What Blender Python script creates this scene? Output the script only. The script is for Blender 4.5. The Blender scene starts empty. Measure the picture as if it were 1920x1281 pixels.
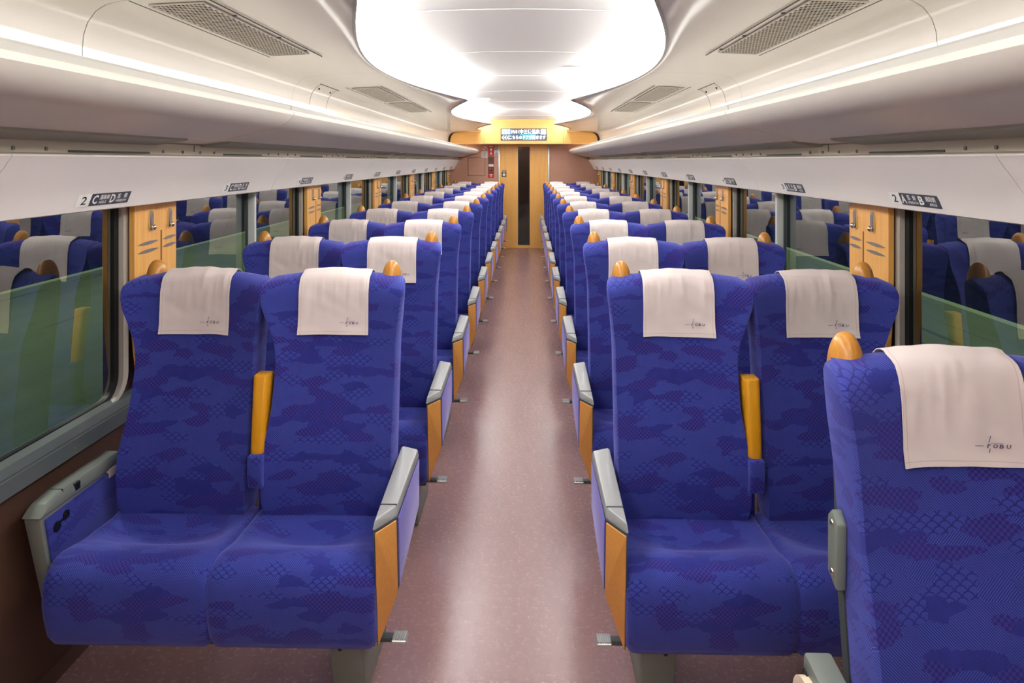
import bpy, bmesh, math, random
from mathutils import Vector, Matrix, noise

random.seed(7)
sc = bpy.context.scene
COL = sc.collection

# ------------------------------------------------------------------ camera
F_PX = 1330.0
cam_d = bpy.data.cameras.new('camera')
cam_d.sensor_width = 36.0
cam_d.lens = F_PX / 1920.0 * 36.0
cam_d.shift_x = 0.0
cam_d.shift_y = -(640.5 - 301.6) / 1920.0
cam_d.clip_start = 0.02
cam = bpy.data.objects.new('camera', cam_d)
cam.location = (0.075, 0.0, 1.6)
cam.rotation_euler = (math.radians(90), 0, math.radians(1.292))
COL.objects.link(cam)
sc.camera = cam

# ------------------------------------------------------------------ world, exposure
w = bpy.data.worlds.new('night')
w.use_nodes = True
w.node_tree.nodes['Background'].inputs[0].default_value = (0.012, 0.016, 0.024, 1)
w.node_tree.nodes['Background'].inputs[1].default_value = 0.35
sc.world = w
sc.view_settings.view_transform = 'Standard'
sc.view_settings.look = 'None'
sc.view_settings.gamma = 1.0
sc.view_settings.use_curve_mapping = False
sc.view_settings.exposure = 0.58
COVE_POWER = 8.0        # ceiling light strips
RACK_POWER = 2.1        # light strips on top of the luggage racks
BANK_FILL_POWER = 480.0       # added spots without fixtures, brightening the grassy banks
sc.cycles.use_denoising = True
sc.cycles.max_bounces = 10
sc.cycles.diffuse_bounces = 6
sc.cycles.sample_clamp_indirect = 8.0

# ------------------------------------------------------------------ material helpers
MATS = {}


class NT:
    def __init__(self, name):
        self.m = bpy.data.materials.new(name)
        self.m.use_nodes = True
        self.t = self.m.node_tree
        self.b = self.t.nodes['Principled BSDF']

    def n(self, kind, **kw):
        nd = self.t.nodes.new(kind)
        for k, v in kw.items():
            setattr(nd, k, v)
        return nd

    def link(self, a, b):
        self.t.links.new(a, b)

    def math(self, op, a, b=None, c=None):
        nd = self.n('ShaderNodeMath', operation=op)
        for i, v in enumerate((a, b, c)):
            if v is None:
                continue
            if isinstance(v, (int, float)):
                nd.inputs[i].default_value = v
            else:
                self.link(v, nd.inputs[i])
        return nd.outputs[0]

    def mix(self, fac, a, b):
        nd = self.n('ShaderNodeMix', data_type='RGBA')
        for sock, v in ((nd.inputs[0], fac), (nd.inputs[6], a), (nd.inputs[7], b)):
            if isinstance(v, (int, float)):
                sock.default_value = v
            elif isinstance(v, tuple):
                sock.default_value = (*v, 1)
            else:
                self.link(v, sock)
        return nd.outputs[2]

    def bump(self, height, strength=0.2, dist=0.002):
        bp = self.n('ShaderNodeBump')
        bp.inputs['Strength'].default_value = strength
        bp.inputs['Distance'].default_value = dist
        self.link(height, bp.inputs['Height'])
        self.link(bp.outputs[0], self.b.inputs['Normal'])

    def noise(self, vec, scale, detail=2.0, rough=0.5):
        nd = self.n('ShaderNodeTexNoise')
        nd.inputs['Scale'].default_value = scale
        nd.inputs['Detail'].default_value = detail
        nd.inputs['Roughness'].default_value = rough
        if vec is not None:
            self.link(vec, nd.inputs['Vector'])
        return nd.outputs['Fac']

    def coord(self, which='Object', scale=None):
        tc = self.n('ShaderNodeTexCoord')
        out = tc.outputs[which]
        if scale:
            mp = self.n('ShaderNodeMapping')
            mp.inputs['Scale'].default_value = scale
            self.link(out, mp.inputs['Vector'])
            out = mp.outputs[0]
        return out


def lin(r, g, b):
    f = lambda c: ((c / 255) / 12.92 if c / 255 <= 0.04045 else ((c / 255 + 0.055) / 1.055) ** 2.4)
    return (f(r), f(g), f(b))


def plain(name, col, rough=0.5, metal=0.0, noise_amt=0.03, coat=0.0, spec=0.5, nscale=40.0):
    k = NT(name)
    nz = k.noise(k.coord(), nscale, 3)
    lo = tuple(c * (1 - noise_amt) for c in col)
    hi = tuple(min(1, c * (1 + noise_amt)) for c in col)
    k.link(k.mix(nz, lo, hi), k.b.inputs['Base Color'])
    k.b.inputs['Roughness'].default_value = rough
    k.b.inputs['Metallic'].default_value = metal
    k.b.inputs['Specular IOR Level'].default_value = spec
    if coat:
        k.b.inputs['Coat Weight'].default_value = coat
        k.b.inputs['Coat Roughness'].default_value = 0.07
    MATS[name] = k.m
    return k.m


def emit(name, col, strength):
    k = NT(name)
    k.b.inputs['Base Color'].default_value = (*col, 1)
    k.b.inputs['Emission Color'].default_value = (*col, 1)
    k.b.inputs['Emission Strength'].default_value = strength
    MATS[name] = k.m
    return k.m


def wood(name, c1, c2, vertical=True, rough=0.32):
    k = NT(name)
    v = k.coord('Object', (38, 38, 1.6) if vertical else (1.6, 38, 38))
    nz = k.noise(v, 1.0, 5, 0.6)
    fine = k.noise(v, 4.0, 3, 0.6)
    s = k.math('ADD', k.math('MULTIPLY', nz, 0.7), k.math('MULTIPLY', fine, 0.3))
    ramp = k.n('ShaderNodeMapRange')
    ramp.inputs['From Min'].default_value = 0.35
    ramp.inputs['From Max'].default_value = 0.65
    k.link(s, ramp.inputs['Value'])
    k.link(k.mix(ramp.outputs[0], c1, c2), k.b.inputs['Base Color'])
    k.b.inputs['Roughness'].default_value = rough
    MATS[name] = k.m
    return k.m


def fabric(name, dark, mid, light, purple):
    """blue moquette woven with clouds of stripes, scales and checks"""
    k = NT(name)
    tc = k.n('ShaderNodeTexCoord')
    uv = tc.outputs['UV']
    sep = k.n('ShaderNodeSeparateXYZ')
    k.link(uv, sep.inputs[0])
    u, v = sep.outputs[0], sep.outputs[1]
    # patch cells: stretched, with ragged slanting borders
    wob = k.noise(uv, 70.0, 2)
    pu = k.math('ADD', k.math('DIVIDE', u, 0.075), k.math('MULTIPLY', wob, 0.35))
    pv = k.math('ADD', k.math('DIVIDE', v, 0.028), k.math('MULTIPLY', wob, 0.5))
    cmb = k.n('ShaderNodeCombineXYZ')
    k.link(pu, cmb.inputs[0])
    k.link(pv, cmb.inputs[1])
    vor = k.n('ShaderNodeTexVoronoi', feature='F1', voronoi_dimensions='2D', distance='MANHATTAN')
    vor.inputs['Scale'].default_value = 1.0
    k.link(cmb.outputs[0], vor.inputs['Vector'])
    sc_ = k.n('ShaderNodeSeparateColor')
    k.link(vor.outputs['Color'], sc_.inputs[0])
    r1, r2 = sc_.outputs[0], sc_.outputs[1]
    # diagonal stripes
    s1 = k.math('SINE', k.math('MULTIPLY', k.math('ADD', u, v), 2 * math.pi / 0.0056))
    s2 = k.math('SINE', k.math('MULTIPLY', k.math('SUBTRACT', u, v), 2 * math.pi / 0.0056))
    st = k.math('GREATER_THAN', s1, 0.45)
    st2 = k.math('GREATER_THAN', s2, 0.45)
    # check
    ck = k.math('GREATER_THAN', k.math('MULTIPLY',
                k.math('SINE', k.math('MULTIPLY', u, 2 * math.pi / 0.0125)),
                k.math('SINE', k.math('MULTIPLY', v, 2 * math.pi / 0.0125))), 0.0)
    # overlapping scales
    row = k.math('FLOOR', k.math('DIVIDE', v, 0.0095))
    fu = k.math('SUBTRACT', k.math('FRACT', k.math('ADD', k.math('DIVIDE', u, 0.024), k.math('MULTIPLY', row, 0.5))), 0.5)
    fv = k.math('FRACT', k.math('DIVIDE', v, 0.0095))
    rr = k.math('SQRT', k.math('ADD', k.math('POWER', k.math('MULTIPLY', fu, 2.0), 2.0), k.math('POWER', fv, 2.0)))
    scal = k.math('LESS_THAN', k.math('ABSOLUTE', k.math('SUBTRACT', rr, 0.9)), 0.11)
    # assemble
    mot = k.math('ADD', k.math('MULTIPLY', k.noise(uv, 330.0, 2), 1.1), k.math('MULTIPLY', k.noise(uv, 34.0, 3), 0.7))
    base = k.mix(k.math('SUBTRACT', mot, 0.42), dark, mid)
    a = k.mix(st, base, light)
    b2 = k.mix(st2, base, light)
    c = k.mix(scal, mid, dark)
    c = k.mix(k.math('MULTIPLY', k.math('SUBTRACT', 1.0, scal), 0.3), c, light)
    d = k.mix(ck, purple, dark)
    col = base
    for lo, pat in ((0.14, a), (0.38, c), (0.54, d), (0.74, b2), (0.84, a)):
        sw = k.math('GREATER_THAN', r1, lo)
        col = k.mix(sw, col, pat)
    # soft clouding between patches
    cl = k.noise(uv, 11.0, 3)
    col = k.mix(k.math('MULTIPLY', cl, 0.5), col, base)
    col = k.mix(k.math('MULTIPLY', r2, 0.12), col, purple)
    k.link(col, k.b.inputs['Base Color'])
    k.b.inputs['Roughness'].default_value = 0.85
    k.b.inputs['Specular IOR Level'].default_value = 0.2
    k.b.inputs['Sheen Weight'].default_value = 0.6
    k.b.inputs['Sheen Roughness'].default_value = 0.5
    k.b.inputs['Sheen Tint'].default_value = (0.34, 0.36, 1.0, 1)
    k.bump(k.noise(uv, 480.0, 2), 0.35, 0.002)
    MATS[name] = k.m
    return k.m


# ------------------------------------------------------------------ materials
M_WHITE = plain('warm white ceiling panel', lin(216, 211, 205), 0.5, noise_amt=0.01, coat=0.5)
M_VAULT = plain('white ceiling vault', lin(218, 217, 216), 0.5, noise_amt=0.01)
M_RACK = plain('pearl grey rack panel', lin(234, 229, 216), 0.38, noise_amt=0.02)
M_RACKLIP = plain('aluminium rack lip', lin(190, 188, 180), 0.45, noise_amt=0.02)
M_STRIP = plain('grey green rack strip', lin(158, 158, 142), 0.5, noise_amt=0.03)
M_PANEL = plain('ivory wall panel', lin(232, 226, 220), 0.42, noise_amt=0.012)
M_BEIGE = plain('beige fascia', lin(214, 206, 190), 0.5, noise_amt=0.02)
M_EDGE = plain('grey recess edging', lin(128, 126, 124), 0.4, metal=0.4)
M_SEAM = plain('dark joint', lin(120, 116, 108), 0.7)
M_FRAME = plain('light grey window frame', lin(196, 192, 182), 0.4)
M_BLACK = plain('black rubber', (0.006, 0.007, 0.007), 0.45)
M_SILL = plain('grey painted sill', lin(98, 106, 104), 0.3, noise_amt=0.02, spec=0.6)
M_BROWN = plain('dark brown wall', lin(84, 58, 46), 0.6, noise_amt=0.08)
M_ENDWALL = plain('brown end wall', lin(200, 152, 130), 0.55, noise_amt=0.05, nscale=15)
M_ALU = plain('brushed aluminium', lin(200, 203, 200), 0.35, metal=0.75)
M_POLE = plain('pale grey enamel', lin(200, 205, 202), 0.35)
M_CHROME = plain('bright metal', lin(215, 215, 212), 0.18, metal=1.0)
M_SLOT = plain('slate metal slot', lin(150, 140, 135), 0.35, metal=0.5)
M_GREYP = plain('grey plastic', lin(118, 124, 118), 0.42, noise_amt=0.03)
M_CAP = plain('silver grey arm cap', lin(160, 162, 162), 0.36, noise_amt=0.02, metal=0.2)
M_DKGREY = plain('dark grey frame', lin(66, 74, 76), 0.5)
M_BASE = plain('grey green painted steel', lin(120, 128, 118), 0.5, noise_amt=0.05)
M_TAN = plain('tan leathercloth', lin(224, 158, 80), 0.5, noise_amt=0.10, nscale=120)
M_MUST = plain('mustard plastic', lin(226, 158, 20), 0.42, noise_amt=0.04, nscale=200)
M_CREAM = plain('cream plastic', lin(236, 218, 190), 0.4)
M_DARKBLUE = plain('slate blue sign', lin(66, 68, 80), 0.5)
M_SIGNW = plain('white sign', lin(236, 236, 230), 0.5)
M_INK = plain('black ink', (0.012, 0.011, 0.012), 0.5)
M_LOGO = plain('violet grey print', lin(92, 84, 120), 0.8)
M_RED = plain('red plate', lin(214, 52, 60), 0.45)
M_BLUE = plain('blue plate', lin(70, 120, 200), 0.45)
M_REDBROWN = plain('red brown switch plate', lin(128, 62, 52), 0.5)
M_DARK = plain('dark vestibule', (0.02, 0.02, 0.02), 0.7)
M_DUCT = plain('dark duct', (0.008, 0.008, 0.007), 0.9, spec=0.1)
M_GRILLE = plain('grey perforated plate', lin(204, 197, 187), 0.6)
M_WOOD = wood('light maple veneer', lin(234, 168, 86), lin(246, 192, 110))
M_WOODH = wood('light maple veneer crosswise', lin(234, 172, 92), lin(243, 188, 108), False)
M_WOOD_LIT = wood('lit maple door veneer', lin(246, 180, 92), lin(252, 197, 112))  # board maple lightened to stand for the brighter light at the far end
M_GROOVE = plain('brown groove', lin(140, 88, 52), 0.7)
M_GRIP = wood('turned wood grip', lin(190, 126, 44), lin(210, 148, 64), True, 0.28)
M_FAB = fabric('blue moquette', lin(31, 35, 110), lin(47, 55, 146), lin(80, 98, 186), lin(68, 54, 142))
M_COVE = emit('white light strip', (1.0, 0.985, 0.96), COVE_POWER)
M_RACKLED = emit('warm light strip', (1.0, 0.97, 0.92), RACK_POWER)
M_LEDW = emit('white display pixels', (0.88, 0.95, 1.0), 0.75)
M_LEDY = emit('cream display pixels', (1.0, 0.98, 0.8), 0.75)
M_LEDB = emit('blue display pixels', (0.12, 0.32, 0.85), 0.4)
M_LEDT = emit('teal display pixels', (0.05, 0.35, 0.42), 0.35)
M_LEDBG = emit('slate display ground', (0.06, 0.08, 0.12), 0.3)


def mat_side_fabric():
    k = NT('side lit lavender moquette')
    uv = k.coord('Object')
    col = k.mix(k.noise(uv, 90, 3), lin(88, 82, 178), lin(118, 108, 204))  # moquette made paler: light on the arm sides is put into the colour
    k.link(col, k.b.inputs['Base Color'])
    k.b.inputs['Roughness'].default_value = 0.9
    k.b.inputs['Sheen Weight'].default_value = 0.5
    k.b.inputs['Sheen Tint'].default_value = (0.7, 0.65, 1.0, 1)
    k.bump(k.noise(uv, 500, 2), 0.3, 0.002)
    return k.m


M_SIDE = mat_side_fabric()


def mat_cloth():
    k = NT('pale linen')
    uv = k.coord('UV')
    sep = k.n('ShaderNodeSeparateXYZ')
    k.link(uv, sep.inputs[0])
    wv = k.math('MULTIPLY', k.math('SINE', k.math('MULTIPLY', sep.outputs[0], 5200.0)),
                k.math('SINE', k.math('MULTIPLY', sep.outputs[1], 5200.0)))
    # stitched hem
    ax = k.math('ABSOLUTE', sep.outputs[0])
    hem = k.math('LESS_THAN', k.math('ABSOLUTE', k.math('SUBTRACT', ax, 0.108)), 0.0007)
    hem2 = k.math('LESS_THAN', k.math('ABSOLUTE', k.math('SUBTRACT', sep.outputs[1], 0.011)), 0.0007)
    h = k.math('MAXIMUM', hem, hem2)
    col = k.mix(h, lin(228, 216, 212), lin(206, 190, 186))
    k.link(col, k.b.inputs['Base Color'])
    k.b.inputs['Roughness'].default_value = 0.9
    k.b.inputs['Specular IOR Level'].default_value = 0.15
    k.bump(wv, 0.12, 0.0006)
    return k.m


M_CLOTH = mat_cloth()


def mat_floor():
    k = NT('speckled mauve vinyl')
    co = k.coord('Object')
    big = k.noise(k.coord('Object', (3, 0.6, 1)), 1.6, 4)
    base = k.mix(big, lin(142, 106, 107), lin(164, 128, 127))
    sp = k.n('ShaderNodeTexVoronoi', feature='F1')
    sp.inputs['Scale'].default_value = 105.0
    k.link(co, sp.inputs['Vector'])
    s = k.math('LESS_THAN', sp.outputs['Distance'], 0.16)
    scl = k.n('ShaderNodeSeparateColor')
    k.link(sp.outputs['Color'], scl.inputs[0])
    s = k.math('MULTIPLY', s, k.math('GREATER_THAN', scl.outputs[0], 0.45))
    col = k.mix(s, base, lin(222, 196, 190))
    s2 = k.n('ShaderNodeTexVoronoi', feature='F1')
    s2.inputs['Scale'].default_value = 380.0
    k.link(co, s2.inputs['Vector'])
    d = k.math('LESS_THAN', s2.outputs['Distance'], 0.2)
    col = k.mix(k.math('MULTIPLY', d, 0.15), col, lin(90, 60, 62))
    k.link(col, k.b.inputs['Base Color'])
    k.b.inputs['Roughness'].default_value = 0.42
    rn = k.noise(co, 60, 3)
    k.link(k.math('MULTIPLY_ADD', rn, 0.04, 0.25), k.b.inputs['Roughness'])
    k.b.inputs['Specular IOR Level'].default_value = 1.0
    k.bump(k.noise(co, 300, 2), 0.05, 0.001)
    return k.m


M_FLOOR = mat_floor()


def mat_glass(nm, ior):
    k = NT(nm)
    t = k.t
    t.nodes.remove(k.b)
    out = [n for n in t.nodes if n.type == 'OUTPUT_MATERIAL'][0]
    fr = k.n('ShaderNodeFresnel')
    fr.inputs['IOR'].default_value = ior
    tr = k.n('ShaderNodeBsdfTransparent')
    tr.inputs[0].default_value = (0.88, 0.92, 0.90, 1)
    gl = k.n('ShaderNodeBsdfGlossy')
    gl.inputs['Roughness'].default_value = 0.006
    gl.inputs[0].default_value = (0.95, 1.0, 0.98, 1)
    mx = k.n('ShaderNodeMixShader')
    geo = k.n('ShaderNodeNewGeometry')
    k.link(k.math('MULTIPLY', fr.outputs[0], k.math('SUBTRACT', 1.0, geo.outputs['Backfacing'])), mx.inputs[0])
    k.link(tr.outputs[0], mx.inputs[1])
    k.link(gl.outputs[0], mx.inputs[2])
    k.link(mx.outputs[0], out.inputs[0])
    return k.m


M_GLASS = mat_glass('double glazing', 3.0)
M_DOORGLASS = mat_glass('door glass', 1.6)


def mat_bank():
    k = NT('grassy bank')
    v = k.coord('Object', (14, 0.5, 14))
    n1 = k.noise(v, 0.6, 4)
    n2 = k.noise(k.coord('Object', (30, 0.35, 30)), 0.8, 3)
    col = k.mix(n1, lin(92, 118, 78), lin(146, 168, 122))
    st = k.math('GREATER_THAN', n2, 0.62)
    col = k.mix(k.math('MULTIPLY', st, 0.5), col, lin(40, 62, 50))
    k.link(col, k.b.inputs['Base Color'])
    k.b.inputs['Roughness'].default_value = 0.95
    return k.m


M_BANK = mat_bank()

# ------------------------------------------------------------------ mesh helpers


def finish(bm, name, mat, smooth=35.0, recalc=True):
    if recalc:
        bmesh.ops.recalc_face_normals(bm, faces=bm.faces)
    me = bpy.data.meshes.new(name)
    bm.to_mesh(me)
    bm.free()
    me.materials.append(mat)
    if smooth:
        me.shade_smooth()
        me.set_sharp_from_angle(angle=math.radians(smooth))
    return me


def put(name, me, parent=None, loc=None):
    o = bpy.data.objects.new(name, me)
    if parent is not None:
        o.parent = parent
    if loc is not None:
        o.location = loc
    COL.objects.link(o)
    return o


def empty(name, loc=(0, 0, 0)):
    o = bpy.data.objects.new(name, None)
    o.location = loc
    o.empty_display_size = 0.1
    COL.objects.link(o)
    return o


def tag(o, label=None, cat=None, group=None, kind=None):
    if label:
        o['label'] = label
    if cat:
        o['category'] = cat
    if group:
        o['group'] = group
    if kind:
        o['kind'] = kind
    return o


def add_box(bm, x0, x1, y0, y1, z0, z1, bev=0.0, seg=1):
    x0, x1 = min(x0, x1), max(x0, x1)
    ret = bmesh.ops.create_cube(bm, size=1.0)
    vs = ret['verts']
    for v in vs:
        v.co = Vector(((x0 + x1) / 2 + v.co.x * (x1 - x0), (y0 + y1) / 2 + v.co.y * (y1 - y0), (z0 + z1) / 2 + v.co.z * (z1 - z0)))
    if bev:
        es = list({e for v in vs for e in v.link_edges})
        bmesh.ops.bevel(bm, geom=es, offset=bev, segments=seg, affect='EDGES', profile=0.5)


def box(x0, x1, y0, y1, z0, z1, name, mat, bev=0.0, seg=2):
    bm = bmesh.new()
    add_box(bm, x0, x1, y0, y1, z0, z1, bev, seg)
    return finish(bm, name, mat)


def hull(pts, name, mat, bev=0.0, seg=2, smooth=35):
    bm = bmesh.new()
    vs = [bm.verts.new(p) for p in pts]
    bmesh.ops.convex_hull(bm, input=vs)
    bmesh.ops.delete(bm, geom=[v for v in bm.verts if not v.link_faces], context='VERTS')
    bmesh.ops.dissolve_limit(bm, angle_limit=0.03, verts=bm.verts, edges=bm.edges)
    if bev:
        bmesh.ops.bevel(bm, geom=list(bm.edges), offset=bev, segments=seg, affect='EDGES', profile=0.5)
    return finish(bm, name, mat, smooth)


def extrude_profile(prof, y0, y1, name, mat, s=1, closed=True, smooth=30, ny=1):
    """prof: list of (u, z); runs along y; s mirrors u"""
    bm = bmesh.new()
    rings = []
    for j in range(ny + 1):
        y = y0 + (y1 - y0) * j / ny
        rings.append([bm.verts.new((s * u, y, z)) for u, z in prof])
    n = len(prof)
    for j in range(ny):
        for i in range(n if closed else n - 1):
            k = (i + 1) % n
            bm.faces.new((rings[j][i], rings[j][k], rings[j + 1][k], rings[j + 1][i]))
    if closed:
        bm.faces.new(rings[0])
        bm.faces.new(rings[-1][::-1])
    return finish(bm, name, mat, smooth)


def ellipsoid(c, r, name, mat, seg=20, rings=12, fn=None):
    bm = bmesh.new()
    bmesh.ops.create_uvsphere(bm, u_segments=seg, v_segments=rings, radius=1.0)
    for v in bm.verts:
        p = v.co.copy()
        if fn:
            p = fn(p)
        v.co = Vector((c[0] + p.x * r[0], c[1] + p.y * r[1], c[2] + p.z * r[2]))
    return finish(bm, name, mat, 80)


def add_cyl(bm, c, axis, r, h, seg=12):
    ret = bmesh.ops.create_cone(bm, cap_ends=True, segments=seg, radius1=r, radius2=r, depth=h)
    q = Vector((0, 0, 1)).rotation_difference(Vector(axis))
    for v in ret['verts']:
        v.co = q @ v.co + Vector(c)


def cyl(c, axis, r, h, name, mat, seg=14):
    bm = bmesh.new()
    add_cyl(bm, c, axis, r, h, seg)
    return finish(bm, name, mat)


def panel_on(quad, name, mat, thick=0.004, inset=0.004, bev=0.0015):
    """a thin plate lying on a quad (list of 4 points), pushed out along its normal"""
    q = [Vector(p) for p in quad]
    cen = sum(q, Vector()) / len(q)
    nrm = Vector((0, 0, 0))
    for i in range(len(q)):
        nrm += q[i].cross(q[(i + 1) % len(q)])
    nrm.normalize()
    pts = []
    for p in q:
        d = (cen - p)
        d = d.normalized() * inset * 1.3
        pts.append(p + d)
    allp = [p + nrm * 0.0 for p in pts] + [p + nrm * thick for p in pts]
    return hull(allp, name, mat, bev, 1, 40)


def text_mesh(body, size, width=None, height=None, bold=0.0, shear=0.0, spacing=1.0):
    """2D text as flat mesh; returns (verts, faces) starting at origin, lower left"""
    c = bpy.data.curves.new('glyphs', 'FONT')
    c.body = body
    c.size = size
    c.offset = bold
    c.space_character = spacing
    c.resolution_u = 2
    o = bpy.data.objects.new('glyphs', c)
    COL.objects.link(o)
    dg = bpy.context.evaluated_depsgraph_get()
    me = bpy.data.meshes.new_from_object(o.evaluated_get(dg))
    vs = [v.co.copy() for v in me.vertices]
    fs = [tuple(p.vertices) for p in me.polygons]
    bpy.data.objects.remove(o)
    bpy.data.curves.remove(c)
    bpy.data.meshes.remove(me)
    if not vs:
        return [], []
    x0 = min(v.x for v in vs)
    x1 = max(v.x for v in vs)
    y0 = min(v.y for v in vs)
    y1 = max(v.y for v in vs)
    kx = (width / (x1 - x0)) if width else 1.0
    ky = (height / (y1 - y0)) if height else 1.0
    out = []
    for v in vs:
        yy = (v.y - y0) * ky
        out.append(((v.x - x0) * kx + shear * yy, yy))
    return out, fs


def flat_mesh(name, mat, pieces, fn):
    """pieces: list of (verts2d, faces, offset); fn maps (a, b) to a 3D point"""
    bm = bmesh.new()
    for vs, fs, (oa, ob) in pieces:
        bv = [bm.verts.new(fn(a + oa, b + ob)) for a, b in vs]
        for f in fs:
            try:
                bm.faces.new([bv[i] for i in f])
            except ValueError:
                pass
    me = bpy.data.meshes.new(name)
    bm.to_mesh(me)
    bm.free()
    me.materials.append(mat)
    return me


def quad2(a0, b0, a1, b1):
    return [(a0, b0), (a1, b0), (a1, b1), (a0, b1)], [(0, 1, 2, 3)], (0, 0)


def lerp_table(tab, z):
    if z <= tab[0][0]:
        return tab[0][1]
    for (z0, v0), (z1, v1) in zip(tab, tab[1:]):
        if z <= z1:
            t = (z - z0) / (z1 - z0)
            t = t * t * (3 - 2 * t) if False else t
            return v0 + (v1 - v0) * t
    return tab[-1][1]


SIDE = {-1: 'left', 1: 'right'}
Y_BACK, Y_END = -2.2, 12.94

# ------------------------------------------------------------------ floor
fl = put('floor', box(-1.42, 1.42, Y_BACK, 14.0, -0.06, 0.0, 'floor', M_FLOOR))
tag(fl, 'speckled mauve vinyl floor running down the aisle', kind='structure')

# ------------------------------------------------------------------ side walls with window openings
BAYS = list(range(-1, 6))          # window bays, 2 m apart
G0, G1 = 0.885, 2.488              # glass span of bay 0
WZ0, WZ1 = 0.765, 1.50


def build_wall(s):
    bm = bmesh.new()
    add_box(bm, s * 1.39, s * 1.46, Y_BACK, Y_END, 0.0, WZ0 - 0.03)
    add_box(bm, s * 1.39, s * 1.46, Y_BACK, Y_END, WZ1 + 0.03, 2.15)
    ys = [Y_BACK]
    for k in BAYS:
        a, b = G0 + 2 * k - 0.04, G1 + 2 * k + 0.04
        if a > ys[-1]:
            add_box(bm, s * 1.39, s * 1.46, ys[-1], a, WZ0 - 0.03, WZ1 + 0.03)
        ys.append(b)
    add_box(bm, s * 1.39, s * 1.46, ys[-1], Y_END, WZ0 - 0.03, WZ1 + 0.03)
    o = put('wall_%s' % SIDE[s], finish(bm, 'wall', M_BROWN, 0))
    tag(o, 'dark brown lower side wall on the %s' % SIDE[s], kind='structure')
    # skirting
    b = put('baseboard_%s' % SIDE[s], extrude_profile([(1.39, 0), (1.372, 0), (1.372, 0.02), (1.383, 0.045), (1.39, 0.045)], Y_BACK, Y_END, 'baseboard', M_BROWN, s))
    tag(b, 'brown skirting along the %s wall' % SIDE[s], kind='structure')
    return o


def rounded_rect(y0, y1, z0, z1, r, n=6):
    pts = []
    for cy, cz, a0 in ((y1 - r, z1 - r, 0), (y0 + r, z1 - r, 90), (y0 + r, z0 + r, 180), (y1 - r, z0 + r, 270)):
        for i in range(n + 1):
            a = math.radians(a0 + 90 * i / n)
            pts.append((cy + r * math.cos(a), cz + r * math.sin(a)))
    return pts


def ring_mesh(s, loops, name, mat):
    """loops: list of (x, pts) joined in sequence to a strip"""
    bm = bmesh.new()
    rings = [[bm.verts.new((s * x, y, z)) for y, z in pts] for x, pts in loops]
    n = len(rings[0])
    for a, b in zip(rings, rings[1:]):
        for i in range(n):
            k = (i + 1) % n
            bm.faces.new((a[i], a[k], b[k], b[i]))
    return finish(bm, name, mat, 40)


def build_windows(s):
    for k in BAYS:
        y0, y1 = G0 + 2 * k, G1 + 2 * k
        yc = (y0 + y1) / 2
        nm = 'window_%d' % ((k + 2) + (0 if s < 0 else 10))
        win = empty(nm, (s * 1.40, yc, WZ0))
        rank = ['behind the viewer', 'nearest', 'second', 'third', 'fourth', 'fifth', 'farthest'][k + 1]
        tag(win, 'dark train window in the %s wall, %s from the viewer' % (SIDE[s], rank) if k >= 0 else
            'train window in the %s wall behind the viewer' % SIDE[s], kind='structure')

        def P(nm_, me):
            # meshes are in world space: shift to the empty's frame
            for v in me.vertices:
                v.co -= Vector(win.location)
            return put(nm_, me, win)
        g = rounded_rect(y0 + 0.0, y1 - 0.0, WZ0 + 0.0, WZ1, 0.07)
        g2 = rounded_rect(y0 - 0.022, y1 + 0.022, WZ0 - 0.012, WZ1 + 0.03, 0.085)
        g3 = rounded_rect(y0 - 0.05, y1 + 0.05, WZ0 - 0.014, WZ1 + 0.04, 0.09)
        P('gasket', ring_mesh(s, [(1.412, g), (1.395, g), (1.392, g2)], 'gasket', M_BLACK))
        P('frame', ring_mesh(s, [(1.394, g2), (1.374, g2), (1.372, g3), (1.395, g3)], 'frame', M_FRAME))
        for a, b in ((y0 - 0.01, yc - 0.006), (yc + 0.006, y1 + 0.01)):
            P('pane', box(s * 1.402, s * 1.406, a, b, WZ0 - 0.01, WZ1 + 0.01, 'pane', M_GLASS))
        # slim upright between the two panes
        bm = bmesh.new()
        add_box(bm, s * 1.352, s * 1.40, yc - 0.014, yc + 0.014, WZ0 - 0.015, WZ1, 0.006, 2)
        P('mullion', finish(bm, 'mullion', M_POLE))
        bm = bmesh.new()
        add_box(bm, s * 1.385, s * 1.40, yc - 0.022, yc - 0.014, WZ0 - 0.015, WZ1, 0.002, 1)
        P('mullion_seal', finish(bm, 'mullion_seal', M_DKGREY))


def build_sill(s):
    prof = [(1.412, WZ0 - 0.004), (1.394, WZ0 - 0.004), (1.366, WZ0 - 0.012), (1.36, WZ0 - 0.026), (1.356, WZ0 - 0.036), (1.358, WZ0 - 0.042), (1.352, WZ0 - 0.044), (1.356, WZ0 - 0.095), (1.39, WZ0 - 0.095)]
    o = put('trim_%d' % (1 if s < 0 else 2), extrude_profile(prof, Y_BACK, Y_END, 'sill', M_SILL, s))
    tag(o, 'grey metal sill under the %s windows' % SIDE[s], kind='structure')
    me = cyl((0, 0, 0), (1, 0, 0), 0.006, 0.005, 'screw', M_GREYP, 10)
    for i in range(25):
        y = 0.2 + i * 0.5
        put('screw', me, o, (s * 1.353, y, WZ0 - 0.07))


PANEL_PROF = [(1.167, 1.616), (1.167, 1.612), (1.185, 1.585), (1.210, 1.552), (1.234, 1.5185), (1.252, 1.485), (1.264, 1.455), (1.267, 1.447), (1.275, 1.444), (1.375, 1.452)]


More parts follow.
